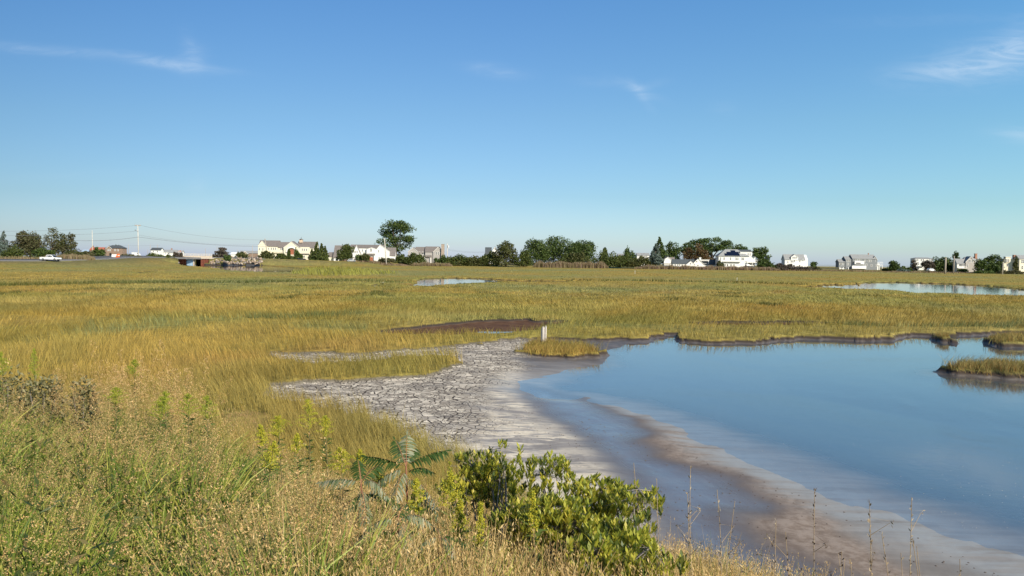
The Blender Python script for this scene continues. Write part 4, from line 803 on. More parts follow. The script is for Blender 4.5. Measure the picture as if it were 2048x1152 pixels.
for i in range(125):
    px = rng.uniform(421, 524); t_ = topR(px); f = rng.random(); py = t_+2+(526-t_)*f; rock(px, py, 338-26*f, rng.uniform(3.0, 7.5), 'tan or grey boulder in the heap between the bridge and the cream house', 'boulders heaped right of the bridge')
for i in range(22):
    px = rng.uniform(331, 360); f = rng.random(); rock(px, 518.5+8*f, 330-18*f, rng.uniform(3, 6), 'boulder in the small pile just left of the bridge', 'boulders piled left of the bridge')
for px, py, w_, lb in ((272, 522, 8, 'pale boulder lowest at the left under the brownish scrub'), (285, 521.5, 10, 'wide pale flat boulder left of the wide dark bush'), (299, 524, 10, 'grey boulder below the wide dark bush'), (310, 525.5, 9, 'darker boulder under the middle of the wide bush'), (322, 526, 7, 'boulder at the right foot of the wide bush')): rock(px, py, 310, w_, lb, 'single boulders along the road bank', .55)
for px, py, w_, lb in ((190, 520.8, 8, 'leftmost flat pale rock at the edge of the marsh below the road'), (201, 520.8, 7, 'middle flat pale rock at the edge of the marsh below the road'), (213, 521.6, 6, 'rightmost flat pale rock at the edge of the marsh below the road')): rock(px, py, 262, w_, lb, 'flat rocks below the road', .35)
for i, px in enumerate(np.linspace(533, 668, 20)): rock(px+rng.uniform(-3, 3), 525.5+rng.uniform(-1, 1.2)+(px-533)*.008, 392, rng.uniform(2.5, 5), 'low pale stone in the row along the shore below the cream house', 'stones along the shore below the cream house', .5)
rock(521, 518, 330, 9, 'biggest pale block at the right end of the boulder heap', None, 1.0); rock(514, 516, 331, 7, 'reddish pale block left of the biggest pale block', None, 1.0)

# ================================================================== poles and wires
def pole(name, label, px, pyt, pyb, D, wpx=1.5, lean=0, mat=PALEWOOD, extra=None):
    p = at(px, pyb, D); k = D/F; Hh = (pyb-pyt)*k; zg = gz(p[0], p[1])-.3-p[2]; zg = min(zg, 0); root = thing(name, tuple(p), label, 'pole')
    b = MB(); b.tube([(0, 0, zg), (lean*k*.5, 0, Hh*.5), (lean*k, 0, Hh)], [wpx*k*.55, wpx*k*.5, wpx*k*.4], 8); b.build('shaft', mat, root, True)
    if extra: extra(root, k, Hh, lean*k)
    return root
def ex1(r, k, H_, lx):
    b = MB(); b.box(-6*k+lx, 6*k+lx, -.1, .1, H_-.2, H_+.1); b.build('crossarm', WOOD, r)
    for q_ in (-5.5, -3, 0, 3, 5.5):
        c_ = MB(); c_.tube([(q_*k+lx, 0, H_+.1), (q_*k+lx, 0, H_+.5)], [.1, .08], 6); c_.build('insulator', METAL, r)
    b = MB(); b.tube([(lx, -.1, H_*.80), (lx-2*k, -.3, H_*.83), (lx-3.5*k, -.4, H_*.845)], [.09, .08, .08], 6); a = b.build('lamp_arm', METAL, r); b = MB(); b.tube([(lx-3.4*k, -.4, H_*.845), (lx-5*k, -.45, H_*.84)], [.22, .18], 8); b.build('lamp_head', METAL, a)
def ex2(r, k, H_, lx):
    b = MB(); b.tube([(lx+.6, -.1, H_-2.2), (lx+.6, -.1, H_-.9)], [.42, .42], 10); b.build('transformer', simple('pale grey transformer', (.62, .64, .66)), r)
def ex3(r, k, H_, lx):
    b = MB(); b.box(lx-2*k, lx+1.2*k, -.06, .06, H_-.15, H_+.05); b.build('crossarm', WOOD, r)
pole('utility_pole', 'tall pale utility pole with crossarm and street lamp near the road', 277, 451, 512, 320, 1.7, -1.2, extra=ex1)
pole('utility_pole', 'short white pole right of the roadside trees', 185, 461, 513, 300, 1.3, -.5)
pole('utility_pole', 'weathered pole leaning left before the cream house', 536, 478, 522, 388, 1.6, -6.0, WOOD, extra=ex3)
pole('utility_pole', 'white utility pole leaning left before the white house', 773, 477, 527, 392, 1.9, -4.5, extra=ex3)
pole('utility_pole', 'utility pole with pale transformer right of the stone chimney', 895, 487, 531, 408, 1.5, -1, extra=ex2)
pole('wooden_post', 'thick grey weathered post before the round dark trees', 1890, 515, 546, 340, 3.6, .6, WOOD); pole('wooden_post', 'thinner taller weathered post right of the thick one', 1907, 512, 545, 342, 2.1, .4, WOOD)
pole('white_post', 'slim white post left of the cream houses at the right', 2005, 524, 547, 345, 1.5, .6)
for px, t_, lb in ((257, 489, 'thin far pole left of the tall utility pole'), (300.5, 489, 'thin far pole left of the white far house'), (315, 489, 'thin far pole rising behind the white far house'), (411, 497, 'thin far pole above the right half of the bridge'), (434, 493, 'thin far pole behind the boulder heap bush'), (475, 499, 'thin far pole beyond the low far house'), (295.5, 499, 'shortest far pole by the white far house')): pole('far_pole', lb, px, t_, 511, 520, .7, 0, WOOD)
pole('dead_tree_stem', 'bare dead stem standing in the right part of the boulder heap', 504.5, 491, 517, 334, .9, .4, WOOD)
pole('marker_stake', 'tiny pale stake in the marsh below the right hedge', 1270, 541, 545.5, 215, .6, 0, TRIM); pole('marker_stake', 'tiny pale stake in the marsh below the cottage reeds', 1474, 555, 559.5, 150, .6, 0, TRIM)
WIRE = simple('wire', (.16, .17, .19))
def wire(label, pts_, r=.045):
    o_ = []
    for i in range(len(pts_)-1):
        a, b_ = np.array(pts_[i][0]), np.array(pts_[i+1][0]); sag = pts_[i][1]
        for j in range(10): f = j/10; q_ = a+(b_-a)*f; q_[2] -= sag*4*f*(1-f); o_.append(tuple(q_))
    o_.append(tuple(pts_[-1][0])); b = MB(); b.tube(o_, [r]*len(o_), 4); tag(b.build('power_wire', WIRE), label, 'wire', 'wires between the poles')
wire('lower thick wire from the tall pole right to the leaning pole', [(at(277, 474, 320), 1.0), (at(531, 493, 388), 0)], .08)
wire('upper thin wire from the tall crossarm right to the leaning pole', [(at(281, 451, 320), 1.5), (at(531, 480, 388), 0)])
wire('middle thin wire from the tall pole right to the leaning pole', [(at(277, 470, 320), 1.6), (at(531, 489, 388), 0)])
wire('lower thick wire from the tall pole to the left edge', [(at(277, 474, 320), .6), (at(150, 481, 300), .5), (at(-60, 479, 260), 0)], .08)
wire('upper thin wire from the tall crossarm to the left edge', [(at(272, 451, 320), .8), (at(-60, 462, 250), 0)]); wire('middle thin wire from the tall pole to the left edge', [(at(277, 462, 320), .8), (at(-60, 470, 250), 0)])
wire('wire from the transformer pole right to the white gable', [(at(894, 500, 408), .6), (at(970, 505, 430), 0)]); wire('upper wire from the transformer pole right to the white gable', [(at(894, 498, 408), .6), (at(970, 503.5, 430), 0)])
wire('faint far wire linking the thin far poles', [(at(240, 491, 520), .2), (at(320, 490.5, 520), 0)])

# ================================================================== vehicles and roadside bits
PWHITE = simple('white paint', (.80, .80, .79), (.78, .78, .77), rough=.25, spec=.5, coat=.5); PBLACK = simple('black paint', (.015, .015, .018), rough=.2, spec=.5, coat=.5); PGREY = simple('silver paint', (.4, .41, .42), rough=.3, coat=.5)
TYRE = simple('tyre rubber', (.02, .02, .02)); RIM = simple('alloy rim', (.45, .45, .46), rough=.3, metal=.8); TINT, _t = newmat('tinted glass'); out(_t, principled(_t, (.012, .014, .016), .06, .6).outputs[0])
def vehicle(name, label, cat, px, py, D, L, rz, paint, kind):
    p = at(px, py, D); r = thing(name, tuple(p), label, cat, None, rz); Wd = .95; s_ = L/5.4
    X = lambda P: [(a*s_, b_) for a, b_ in P]
    b = MB()
    if kind == 'pickup': low = [(-2.7, .5), (-2.68, 1.08), (-.95, 1.10), (-.9, 1.08), (1.15, 1.06), (2.3, .98), (2.62, .85), (2.68, .5), (2.2, .38), (-2.4, .42)]; cab = [(-.95, 1.05), (-.80, 1.72), (-.55, 1.80), (.45, 1.80), (.70, 1.72), (1.45, 1.02)]
    else: low = [(-2.3, .45), (-2.35, .95), (-1.6, 1.05), (1.1, 1.0), (2.1, .85), (2.35, .6), (2.3, .35), (-2.1, .38)]; cab = [(-1.75, 1.0), (-1.45, 1.5), (-1.0, 1.58), (.3, 1.56), (.6, 1.48), (1.3, .98)]
    b.prism(X(low), -Wd, Wd); body = b.build('body', paint, r)
    b = MB(); n = len(cab); c0 = X(cab); V_ = []
    for sy in (-1, 1):
        for (a, z_) in c0: V_.append((a, sy*(Wd-.03-.22*max(0, (z_-1.1)/.7)), z_))
    b.poly(V_, [tuple(range(n)), tuple(range(2*n-1, n-1, -1))]+[(i, i+n, (i+1) % n+n, (i+1) % n) for i in range(n)]); b.build('cab', paint, r)
    for sy in (-1, 1):
        ws = ([(-.72, -.35), (-.22, .35), (.43, 1.02)] if kind == 'pickup' else [(-1.4, -.85), (-.75, -.1), (0, .75)])
        for i, (a, c_) in enumerate(ws):
            b = MB(); yy = lambda z_: sy*(Wd-.03-.22*max(0, (z_-1.1)/.7)+.012); z0, z1 = 1.12, (1.64 if kind == 'pickup' else 1.45); zr = z1-.0; a2 = a+(.05 if i == 0 else .0); c2 = (c_-.42 if i == 2 else c_)
            b.poly([(a*s_, yy(z0), z0), (c_*s_, yy(z0), z0), (c2*s_, yy(zr), zr), (a2*s_, yy(zr), zr)], [(0, 1, 2, 3) if sy < 0 else (3, 2, 1, 0)]); b.build('side_window', TINT, r)
    b = MB(); (x1, z1), (x2, z2) = c0[-2], c0[-1]; t1, t2 = (Wd-.1-.22*max(0, (z1-1.1)/.7)), Wd-.12
    b.poly([(x2-.05+.03, -t2, z2+.08), (x2-.05+.03, t2, z2+.08), (x1+.03, t1, z1-.02), (x1+.03, -t1, z1-.02)], [(0, 1, 2, 3)]); b.build('windscreen', TINT, r)
    if kind == 'pickup':
        b = MB(); b.box(-2.55*s_, -1.02*s_, -Wd+.1, Wd-.1, 1.04, 1.125); b.build('cargo_bed', simple('dark bed liner', (.03, .03, .03)), r)
        b = MB(); b.box(-2.82*s_, -2.7*s_, -Wd+.05, Wd-.05, .45, .62); b.build('rear_bumper', METAL, r)
    for ax in (-1.72*s_, 1.72*s_):
        for sy in (-1, 1):
            b = MB(); b.tube([(ax, sy*(Wd-.2), .36), (ax, sy*(Wd+.03), .36)], [.37, .37], 18); w_ = b.build('wheel', TYRE, r); b = MB(); b.tube([(ax, sy*(Wd+.02), .36), (ax, sy*(Wd+.05), .36)], [.22, .22], 12); b.build('rim', RIM, w_)
    for sy in (-.65, .65):
        b = MB(); xx = c0[-1][0] if 0 else low[6][0]*s_ if kind == 'pickup' else low[5][0]*s_; b.box(xx-.06, xx+.05, sy-.2, sy+.2, .68, .84); b.build('headlight', simple('headlight lens', (.7, .7, .68), rough=.1), r)
        b = MB(); xx = low[1][0]*s_; b.box(xx-.05, xx+.05, sy*1.2-.12, sy*1.2+.12, .72, 1.0); b.build('tail_light', simple('tail light', (.4, .02, .02), rough=.2), r)
    return r
vehicle('pickup_truck', 'white extended cab pickup driving along the road at left', 'pickup truck', 101.5, 521.3, 248, 6.0, R(-6), PWHITE, 'pickup')
vehicle('parked_car', 'black car parked nose out at the foot of the entry stair', 'car', 598, 523.2, 386, 4.6, R(-60), PBLACK, 'car'); vehicle('parked_car', 'black car parked sideways right of the entry stair', 'car', 608, 523.6, 382, 4.8, R(12), PBLACK, 'car')
vehicle('parked_car', 'silver car parked under the round tree by the white house', 'car', 703, 524, 386, 4.6, R(8), PGREY, 'car'); vehicle('parked_car', 'dark car under the deck of the solar panel house', 'car', 1497, 536, 388, 4.7, R(10), PBLACK, 'car'); vehicle('parked_car', 'white car parked before the brownish round tree', 'car', 1861, 543, 388, 4.4, R(20), PWHITE, 'car')
p = at(237, 514, 282); r_ = thing('traffic_barrel', tuple(p), 'orange traffic barrel on the road bend before the brown far house', 'traffic barrel'); b = MB(); b.tube([(0, 0, -.2), (0, 0, .9), (0, 0, 1.1)], [.42, .36, .34], 14); b.build('drum', simple('orange plastic', (.85, .16, .04)), r_); b = MB(); b.tube([(0, 0, .45), (0, 0, .62)], [.42, .41], 14); b.build('band', TRIM, r_)
p = at(229, 514, 280); r_ = thing('road_barrier', tuple(p), 'white plastic road barrier left of the orange barrel', 'barrier'); b = MB(); b.prismx([(-.3, -.3), (.3, -.3), (.12, .9), (-.12, .9)], -.9, .9); b.build('body', TRIM, r_)
p = at(234, 513, 279); r_ = thing('traffic_cone', tuple(p), 'small orange cone between the barrier and the barrel', 'traffic cone'); b = MB(); b.tube([(0, 0, 0), (0, 0, .9)], [.28, .05], 12); b.build('cone', bpy.data.materials['orange plastic'], r_); b = MB(); b.box(-.35, .35, -.35, .35, -.3, .02); b.build('base', bpy.data.materials['orange plastic'], r_)
p = at(272, 512, 480); r_ = thing('parked_van', tuple(p), 'tiny far white van left of the tall utility pole foot', 'van'); b = MB(); b.prism([(-2.2, .4), (-2.2, 2.1), (1.2, 2.1), (1.9, 1.3), (2.3, 1.1), (2.3, .4)], -.95, .95); b.build('body', PWHITE, r_)
b = MB(); b.prism([(1.0, 1.3), (1.0, 1.9), (1.25, 1.9), (1.75, 1.3)], -.97, .97); b.build('side_window', TINT, r_)
for ax in (-1.4, 1.5): b = MB(); b.tube([(ax, -1, .38), (ax, 1, .38)], [.38, .38], 12); b.build('wheel', TYRE, r_)
b = MB(); q_ = at(751, 569.5, 110); b.prism([(-1.4, -.10), (1.5, -.08), (1.5, .10), (1.1, .14), (-1.3, .03)], -.12, .12); o = b.build('driftwood_plank', PALEWOOD, loc=(q_[0], q_[1], -.12)); tag(o, 'pale plank lying in the small dark pool left of the far pond', 'plank')
# two weathered piles on the little island
PW = simple('bleached split timber', (.62, .56, .49), (.42, .37, .32), 5, stretch=(6, 6, .4), bstr=.8)
for px, w_, top, lb in ((1086.5, 7.0, 657.5, 'thicker left one of the two bleached timber piles on the little grass island'), (1092.2, 4.6, 655.8, 'slimmer right one of the two bleached timber piles, jagged on top')):
    gx_, gy_ = gp(1089, 690, -.05); k = gy_/F; b = MB(); n = 9; r_ = w_*k/2; Hh = (690-top)*k+.1; P = []
    for j, z_ in enumerate((0, .2, .5, .8, 1.0)):
        for i in range(n):
            t_ = 2*math.pi*i/n; rr = r_*(1+.12*math.sin(3*t_+px))*(1.06-.1*z_); P.append((math.cos(t_)*rr+.01*z_, math.sin(t_)*rr*1.1, z_*Hh+(0 if j < 4 else .05*math.sin(2*t_+px)+.03*math.sin(5*t_))))
    b.poly(P, [(j*n+i, j*n+(i+1) % n, (j+1)*n+(i+1) % n, (j+1)*n+i) for j in range(4) for i in range(n)]+[tuple(4*n+i for i in range(n))])
    o = b.build('timber_pile', PW, loc=((px-1024)/F*gy_, gy_+(px-1089)*.01, gz(gx_, gy_)-.1)); tag(o, lb, 'post')

# ================================================================== the near bank
def strip(pts_, w, side=None):
    """flat ribbon along pts with half-width w[i]; returns V (2n,3), quads"""
    P = np.asarray(pts_, float); n = len(P); d = np.gradient(P, axis=0); d /= np.linalg.norm(d, axis=1)[:, None]+1e-9
    if side is None: side = rng.standard_normal(3)
    sd = np.cross(d, side); sd /= np.linalg.norm(sd, axis=1)[:, None]+1e-9; w = np.asarray(w)[:, None]
    V = np.stack([P-sd*w, P+sd*w], 1).reshape(-1, 3); Q = np.array([[2*i, 2*i+1, 2*i+3, 2*i+2] for i in range(n-1)]); return V, Q
class Acc:
    def __init__(s): s.V = []; s.Q = []; s.M = []; s.n = 0
    def add(s, V, Q, m=0): s.V.append(V); s.Q.append(Q+s.n); s.M.append(np.full(len(Q), m)); s.n += len(V)
    def ribbon(s, pts_, w, m=0, side=None): V, Q = strip(pts_, w, side); s.add(V, Q, m)
    def leaf(s, p, d, L, wd, m=0, nrm=None, n=1):
        """pointed leaf quad(s): p,d arrays (k,3)"""
        p = np.atleast_2d(p); d = np.atleast_2d(d); k = len(p); d = d/(np.linalg.norm(d, axis=1)[:, None]+1e-9)
        r_ = rng.standard_normal((k, 3)) if nrm is None else np.broadcast_to(nrm, (k, 3)); sd = np.cross(d, r_); sd /= np.linalg.norm(sd, axis=1)[:, None]+1e-9
        L = np.broadcast_to(L, (k,))[:, None]; wd = np.broadcast_to(wd, (k,))[:, None]
        V = np.stack([p, p+d*L*.5-sd*wd/2, p+d*L, p+d*L*.5+sd*wd/2], 1).reshape(-1, 3); s.add(V, np.arange(4*k).reshape(k, 4), m)
    def arr(s): return np.concatenate(s.V), np.concatenate(s.Q), np.concatenate(s.M)
    def build(s, name, mats, parent=None): V, Q, M = s.arr(); return mesh_np(name, V, Q, mats, parent, midx=M)
def scatter(name, temps, pos, scl, rot, tilt, mats, which=None):
    Vs, Qs, Ms = [], [], []; off = 0; which = rng.integers(len(temps), size=len(pos)) if which is None else which
    for ti, (V, Q, M) in enumerate(temps):
        k = np.where(which == ti)[0]
        if not len(k): continue
        c, s_ = np.cos(rot[k])[:, None], np.sin(rot[k])[:, None]; sc_ = scl[k]
        x = V[None, :, 0]*sc_[:, :1]; y = V[None, :, 1]*sc_[:, :1]; z = V[None, :, 2]*sc_[:, 1:2]
        X = x*c-y*s_; Y = x*s_+y*c; X = X+tilt[k, 0:1]*z+pos[k, 0:1]; Y = Y+tilt[k, 1:2]*z+pos[k, 1:2]; Z = z+pos[k, 2:3]
        Vs.append(np.stack([X, Y, Z], -1).reshape(-1, 3)); Qs.append((Q[None]+(np.arange(len(k))*len(V))[:, None, None]+off).reshape(-1, 4)); Ms.append(np.tile(M, len(k))); off += len(k)*len(V)
    return mesh_np(name, np.concatenate(Vs), np.concatenate(Qs), mats, midx=np.concatenate(Ms))
def unit(n): a = rng.standard_normal((n, 3)); return a/np.linalg.norm(a, axis=1)[:, None]
GB = leafmat('green grass blades', [(.050, .095, .014), (.140, .200, .026), (.270, .310, .045), (.46, .40, .09)], .22, .5)
SP = leafmat('straw seed heads', [(.36, .20, .07), (.60, .37, .14), (.80, .55, .26)], .25, .7)
SPG = leafmat('olive seed heads', [(.22, .19, .05), (.38, .29, .09), (.54, .40, .16)], .25, .7)
CU = leafmat('grass stems', [(.13, .15, .04), (.24, .19, .07)], .2)
DRY = leafmat('dry straw', [(.32, .21, .07), (.54, .36, .14), (.70, .51, .24)], .25, .7)
def panicle_grass(nb, ncl, nbr, nsp, sp, bw, h=1.1):
    A = Acc()
    for i in range(nb):
        a = rng.uniform(0, 2*math.pi); r = rng.uniform(0, .13); L = rng.uniform(.45, .95)*h*.85; ln = rng.uniform(.15, .75); b_ = np.array([math.cos(a), math.sin(a), 0]); t = np.linspace(0, 1, 5)[:, None]
        P = b_*r+b_*(ln*L*t**1.7)+np.array([0, 0, 1])*L*(t-.28*ln*t**3); A.ribbon(P, bw*np.array([.6, 1, .9, .6, .08])*rng.uniform(.6, 1.2), 0, side=np.array([rng.normal(), rng.normal(), .3]))
    for i in range(ncl):
        a = rng.uniform(0, 2*math.pi); ln = rng.uniform(.05, .32); b_ = np.array([math.cos(a), math.sin(a), 0]); L = h*rng.uniform(.75, 1.05); t = np.linspace(0, 1, 6)[:, None]
        P = b_*rng.uniform(0, .1)+b_*(ln*L*t**1.6)+np.array([0, 0, 1])*L*t; A.ribbon(P, bw*.18*np.array([1, 1, .9, .7, .5, .3]), 1)
        for j in range(nbr):
            f = 1-.38*(j/nbr)**.9; base = P[0]+(P[-1]-P[0])*f if f > .8 else P[4]+(P[5]-P[4])*(f-.8)/.2
            base = np.array([np.interp(f, t[:, 0], P[:, q_]) for q_ in range(3)]); l_ = h*(.03+.085*(j/nbr)); az = rng.uniform(0, 2*math.pi); d = np.array([math.cos(az)*.75, math.sin(az)*.75, rng.uniform(.35, .9)])
            u_ = np.linspace(.15, 1, nsp)[:, None]; BP = base+d*l_*u_-np.array([0, 0, 1])*l_*.35*u_**2+rng.normal(0, .008, (nsp, 3))
            A.ribbon(np.stack([base, BP[-1]]), [bw*.05, bw*.04], 1); A.leaf(BP, unit(nsp)*.6+np.array([0, 0, .3]), sp*rng.uniform(.8, 1.6, nsp), sp*.5, 2 if rng.random() < .5 else 3)
    return A.arr()
SIL = ([-200, 0, 100, 200, 260, 320, 380, 420, 480, 540, 620, 700, 800, 900, 1000, 1100, 1200, 1300, 1400, 1500, 1600, 1700, 1800],
       [725, 722, 735, 740, 705, 715, 745, 800, 850, 885, 910, 935, 955, 985, 1010, 1040, 1065, 1080, 1095, 1112, 1130, 1150, 1170])
def bank_spots(n, ymin, ymax, pmin=-100, pmax=1750, area=True):
    y = np.sqrt(rng.uniform(ymin**2, ymax**2, n)); px = rng.uniform(pmin, pmax, n); x = (px-1024)/F*y; z, f = fields(x, y); s_ = NRM[0]*x+NRM[1]*y; return x, y, z, px, s_
def limit(x, y, z, px, h, low=0): 
    sil = np.interp(px, *SIL)+rng.normal(0, 10, len(px))+low; zm = CAMZ-(sil-YH(px))/F*y; return np.minimum(h, zm-z)
T_near = [panicle_grass(70, 6, 12, 9, .0095, .0062) for _ in range(4)]+[panicle_grass(130, 0, 0, 0, .01, .0072, .95), panicle_grass(120, 1, 8, 8, .0095, .0066, .95)]; T_far = [panicle_grass(44, 6, 11, 6, .015, .008) for _ in range(3)]+[panicle_grass(80, 0, 0, 0, .01, .008, .9)]
x, y, z, px, s_ = bank_spots(900, 1.75, 15, pmax=1000); hn_ = np.clip((fbm(x*1.3, y*.9, 55, 2)-.3)/.4, 0, 1); h = limit(x, y, z, px, rng.uniform(.85, 1.1, len(x))*(.62+.42*hn_)); k = (s_ < 7.2) & (h > .4) & (rng.random(len(x)) < np.interp(px, [0, 700, 850, 1000], [1, 1, .5, .12]))
x, y, z, px, h = x[k], y[k], z[k], px[k], h[k]; near = y < 6.5
def sc2(h, H_): return np.stack([np.clip(h/H_, .6, 1.1)*1.0, h/H_], 1)
tl = lambda n: np.stack([rng.normal(-.10, .12, n), rng.normal(.04, .10, n)], 1)
for m_, T_, lb in ((near, T_near, 'tall switchgrass with tan seed heads filling the near left corner'), (~near, T_far, 'tan switchgrass further along the bank at left')):
    n = m_.sum(); gp_ = fbm(x[m_]*.8+5, y[m_]*.6, 66, 2)-np.interp(px[m_], [0, 250, 400], [.10, .0, -.03])*(y[m_] < 4.5)*-1 > .455; nf = 4 if T_ is T_near else 3
    wh = np.where(gp_, nf+rng.integers(0, len(T_)-nf, n), rng.integers(0, nf, n)); o = scatter('switchgrass', T_, np.stack([x, y, z], 1)[m_], sc2(h[m_], 1.1), rng.uniform(0, 6.28, n), tl(n)*(1+.8*gp_[:, None]), [GB, CU, SP, SPG], wh); tag(o, lb, 'grass', kind='stuff')
# dry low grass across the middle and right of the bank
def dry_grass(nb, ng, h=.6, bw=.003):
    A = Acc()
    for i in range(nb):
        a = rng.uniform(0, 6.28); b_ = np.array([math.cos(a), math.sin(a), 0]); L = h*rng.uniform(.5, 1.05); ln = rng.uniform(.1, .8); t = np.linspace(0, 1, 4)[:, None]; P = b_*rng.uniform(0, .12)+b_*ln*L*t**1.6+np.array([0, 0, 1])*L*(t-.25*ln*t**2)
        A.ribbon(P, bw*.5*np.array([1, .9, .7, .3]), 1); k_ = rng.integers(4, 11)
        if rng.random() < .7: A.leaf(P[-1]-np.array([0, 0, 1])*rng.uniform(0, .12, (k_, 1))+rng.normal(0, .012, (k_, 3)), unit(k_)*.5+np.array([0, 0, .6]), rng.uniform(.010, .022, k_), .005, 1)
    for i in range(ng):
        a = rng.uniform(0, 6.28); b_ = np.array([math.cos(a), math.sin(a), 0]); L = h*rng.uniform(.4, .9); t = np.linspace(0, 1, 4)[:, None]; P = b_*rng.uniform(0, .1)+b_*.4*L*t**1.6+np.array([0, 0, 1])*L*t; A.ribbon(P, bw*np.array([.8, 1, .7, .1]), 0)
    return A.arr()
T_dry = [dry_grass(46, 22) for _ in range(5)]
x, y, z, px, s_ = bank_spots(2800, 1.7, 9.5, pmin=560, pmax=1760); h = limit(x, y, z, px, rng.uniform(.42, .85, len(x)), np.interp(px, [1250, 1350], [25, -12])); k = (s_ < 7.1) & (h > .16) & (rng.random(len(x)) < np.interp(px, [560, 800, 950], [.25, .6, 1]))
n = k.sum(); o = scatter('dry_grass', T_dry, np.stack([x, y, z], 1)[k], sc2(h[k], .6), rng.uniform(0, 6.28, n), tl(n), [GB, DRY]); tag(o, 'low dry straw coloured grass mixed with green along the bottom edge', 'grass', kind='stuff')
# leafy undergrowth that hides the soil
x, y, z, px, s_ = bank_spots(60000, 1.5, 15); k = (s_ < 7.2); hh = np.clip(limit(x, y, z, px, np.full(len(x), .55), 60), .04, .55)
P = np.stack([x, y, z+rng.uniform(0, 1, len(x))*hh], 1)[k]; A = Acc(); A.leaf(P, unit(len(P))*.8+np.array([0, 0, .5]), rng.uniform(.03, .09, len(P)), rng.uniform(.006, .022, len(P)), 0)
UG = leafmat('undergrowth leaves', [(.016, .030, .007), (.040, .065, .014), (.09, .10, .022), (.18, .13, .05)], .2)
tag(A.build('undergrowth', [UG]), 'low leafy undergrowth covering the bank', 'ground cover', kind='stuff')
# ---- goldenrod
GL = leafmat('goldenrod leaves', [(.060, .110, .022), (.110, .165, .035), (.17, .20, .05)], .35); GF = leafmat('goldenrod flowers', [(.16, .21, .03), (.38, .40, .04), (.62, .55, .05), (.66, .52, .06)], .3, .7); GF2 = leafmat('budding goldenrod flowers', [(.14, .20, .03), (.32, .36, .04), (.52, .50, .05)], .3, .7)
STEM = simple('plant stem', (.16, .15, .06), (.12, .10, .05), 8)
def goldenrod(px, py, D, w_, label, hf=.30, bud=False):
    p = at(px, py, D); zg = gz(p[0], p[1]); Hh = max(.35, p[2]-zg); r = thing('goldenrod', (p[0], p[1], zg), label, 'wildflower', 'goldenrod plants on the bank'); ln = rng.normal(0, .06, 2)
    top = np.array([ln[0], ln[1], Hh]); b = MB(); b.tube([(0, 0, -.05), tuple(top*.5+np.array([.01, 0, 0])), tuple(top)], [.006, .005, .002], 5); b.build('stem', STEM, r)
    A = Acc(); n = int(90*Hh); f = rng.uniform(.12, 1-hf*.6, n)[:, None]; az = rng.uniform(0, 6.28, n); d = np.stack([np.cos(az), np.sin(az), rng.uniform(-.1, .7, n)], 1); A.leaf(top*f, d, rng.uniform(.05, .10, n), .014, 0); A.build('foliage', [GL], r)
    A = Acc(); R_ = w_*D/F/2
    for i in range(44):
        f = 1-hf*(i/44)*(1/Hh)*.8; q = min(1, .15+i/34)*1.25*rng.uniform(.75, 1.2); az = rng.uniform(0, 6.28); d = np.array([math.cos(az), math.sin(az), 0]); t = np.linspace(.05, 1, 16)[:, None]; l_ = R_*q; P = top*f+d*l_*t+np.array([0, 0, 1])*(l_*.9*t-l_*.5*t**2.5)
        P = np.repeat(P, 3, 0)+rng.normal(0, .005, (48, 3))+np.array([0, 0, .006]); A.leaf(P, unit(48)*.5+np.array([0, 0, .6]), .009, .006, 0)
    A.build('flower_head', [GF2 if bud else GF], r)
for a in ((622, 806, 8.6, 40, 'tallest goldenrod with broad yellow pyramid in front of the marsh grass', .42), (659, 838, 8.2, 34, 'goldenrod directly right of the tallest one', .28), (566, 832, 7.6, 40, 'wide topped goldenrod left of the tallest one', .26), (545, 850, 7.4, 26, 'smaller goldenrod just left of the wide topped one', .25), (513, 884, 6.2, 36, 'bright goldenrod at the left end of the central group', .30),
          (688, 900, 6.4, 40, 'dense yellow goldenrod left of the dark feather leaved sumac', .25), (590, 872, 6.6, 24, 'short goldenrod below the wide topped one', .2), (726, 905, 7.2, 22, 'small yellow goldenrod tip behind the sumac leaves', .2), (765, 940, 6.0, 26, 'low yellow goldenrod head between the two sumacs', .2),
          (895, 950, 5.2, 44, 'yellow green goldenrod between sumac and bayberry', .3), (850, 965, 4.6, 30, 'goldenrod among the lower sumac leaves', .25), (925, 1000, 4.4, 30, 'goldenrod in front of the left bayberry bush', .3), (965, 1010, 4.2, 18, 'thin goldenrod spike below the left bayberry bush', .3), (1075, 985, 4.6, 16, 'thin goldenrod spike amid the bayberry bushes', .3)): goldenrod(*a)
for a in ((66, 703, 10.5, 18, 'slender green goldenrod standing tallest at the far left', .5), (10, 708, 9.8, 24, 'green goldenrod at the left edge above the dusky shrub', .35), (270, 722, 10.2, 34, 'dark green unopened goldenrod amid the tall seed heads', .3), (335, 785, 8.6, 40, 'yellow green goldenrod mass right of the unopened one', .3), (375, 792, 8.4, 42, 'yellow green goldenrod left of the dark leafy stems', .3), (415, 796, 8.0, 34, 'rightmost yellow green goldenrod of the left group', .3), (232, 778, 9.0, 36, 'low yellow green goldenrod under the seed heads', .25), (300, 800, 8.2, 44, 'lowest yellow green goldenrod of the left group', .3)): goldenrod(*a, bud=True)
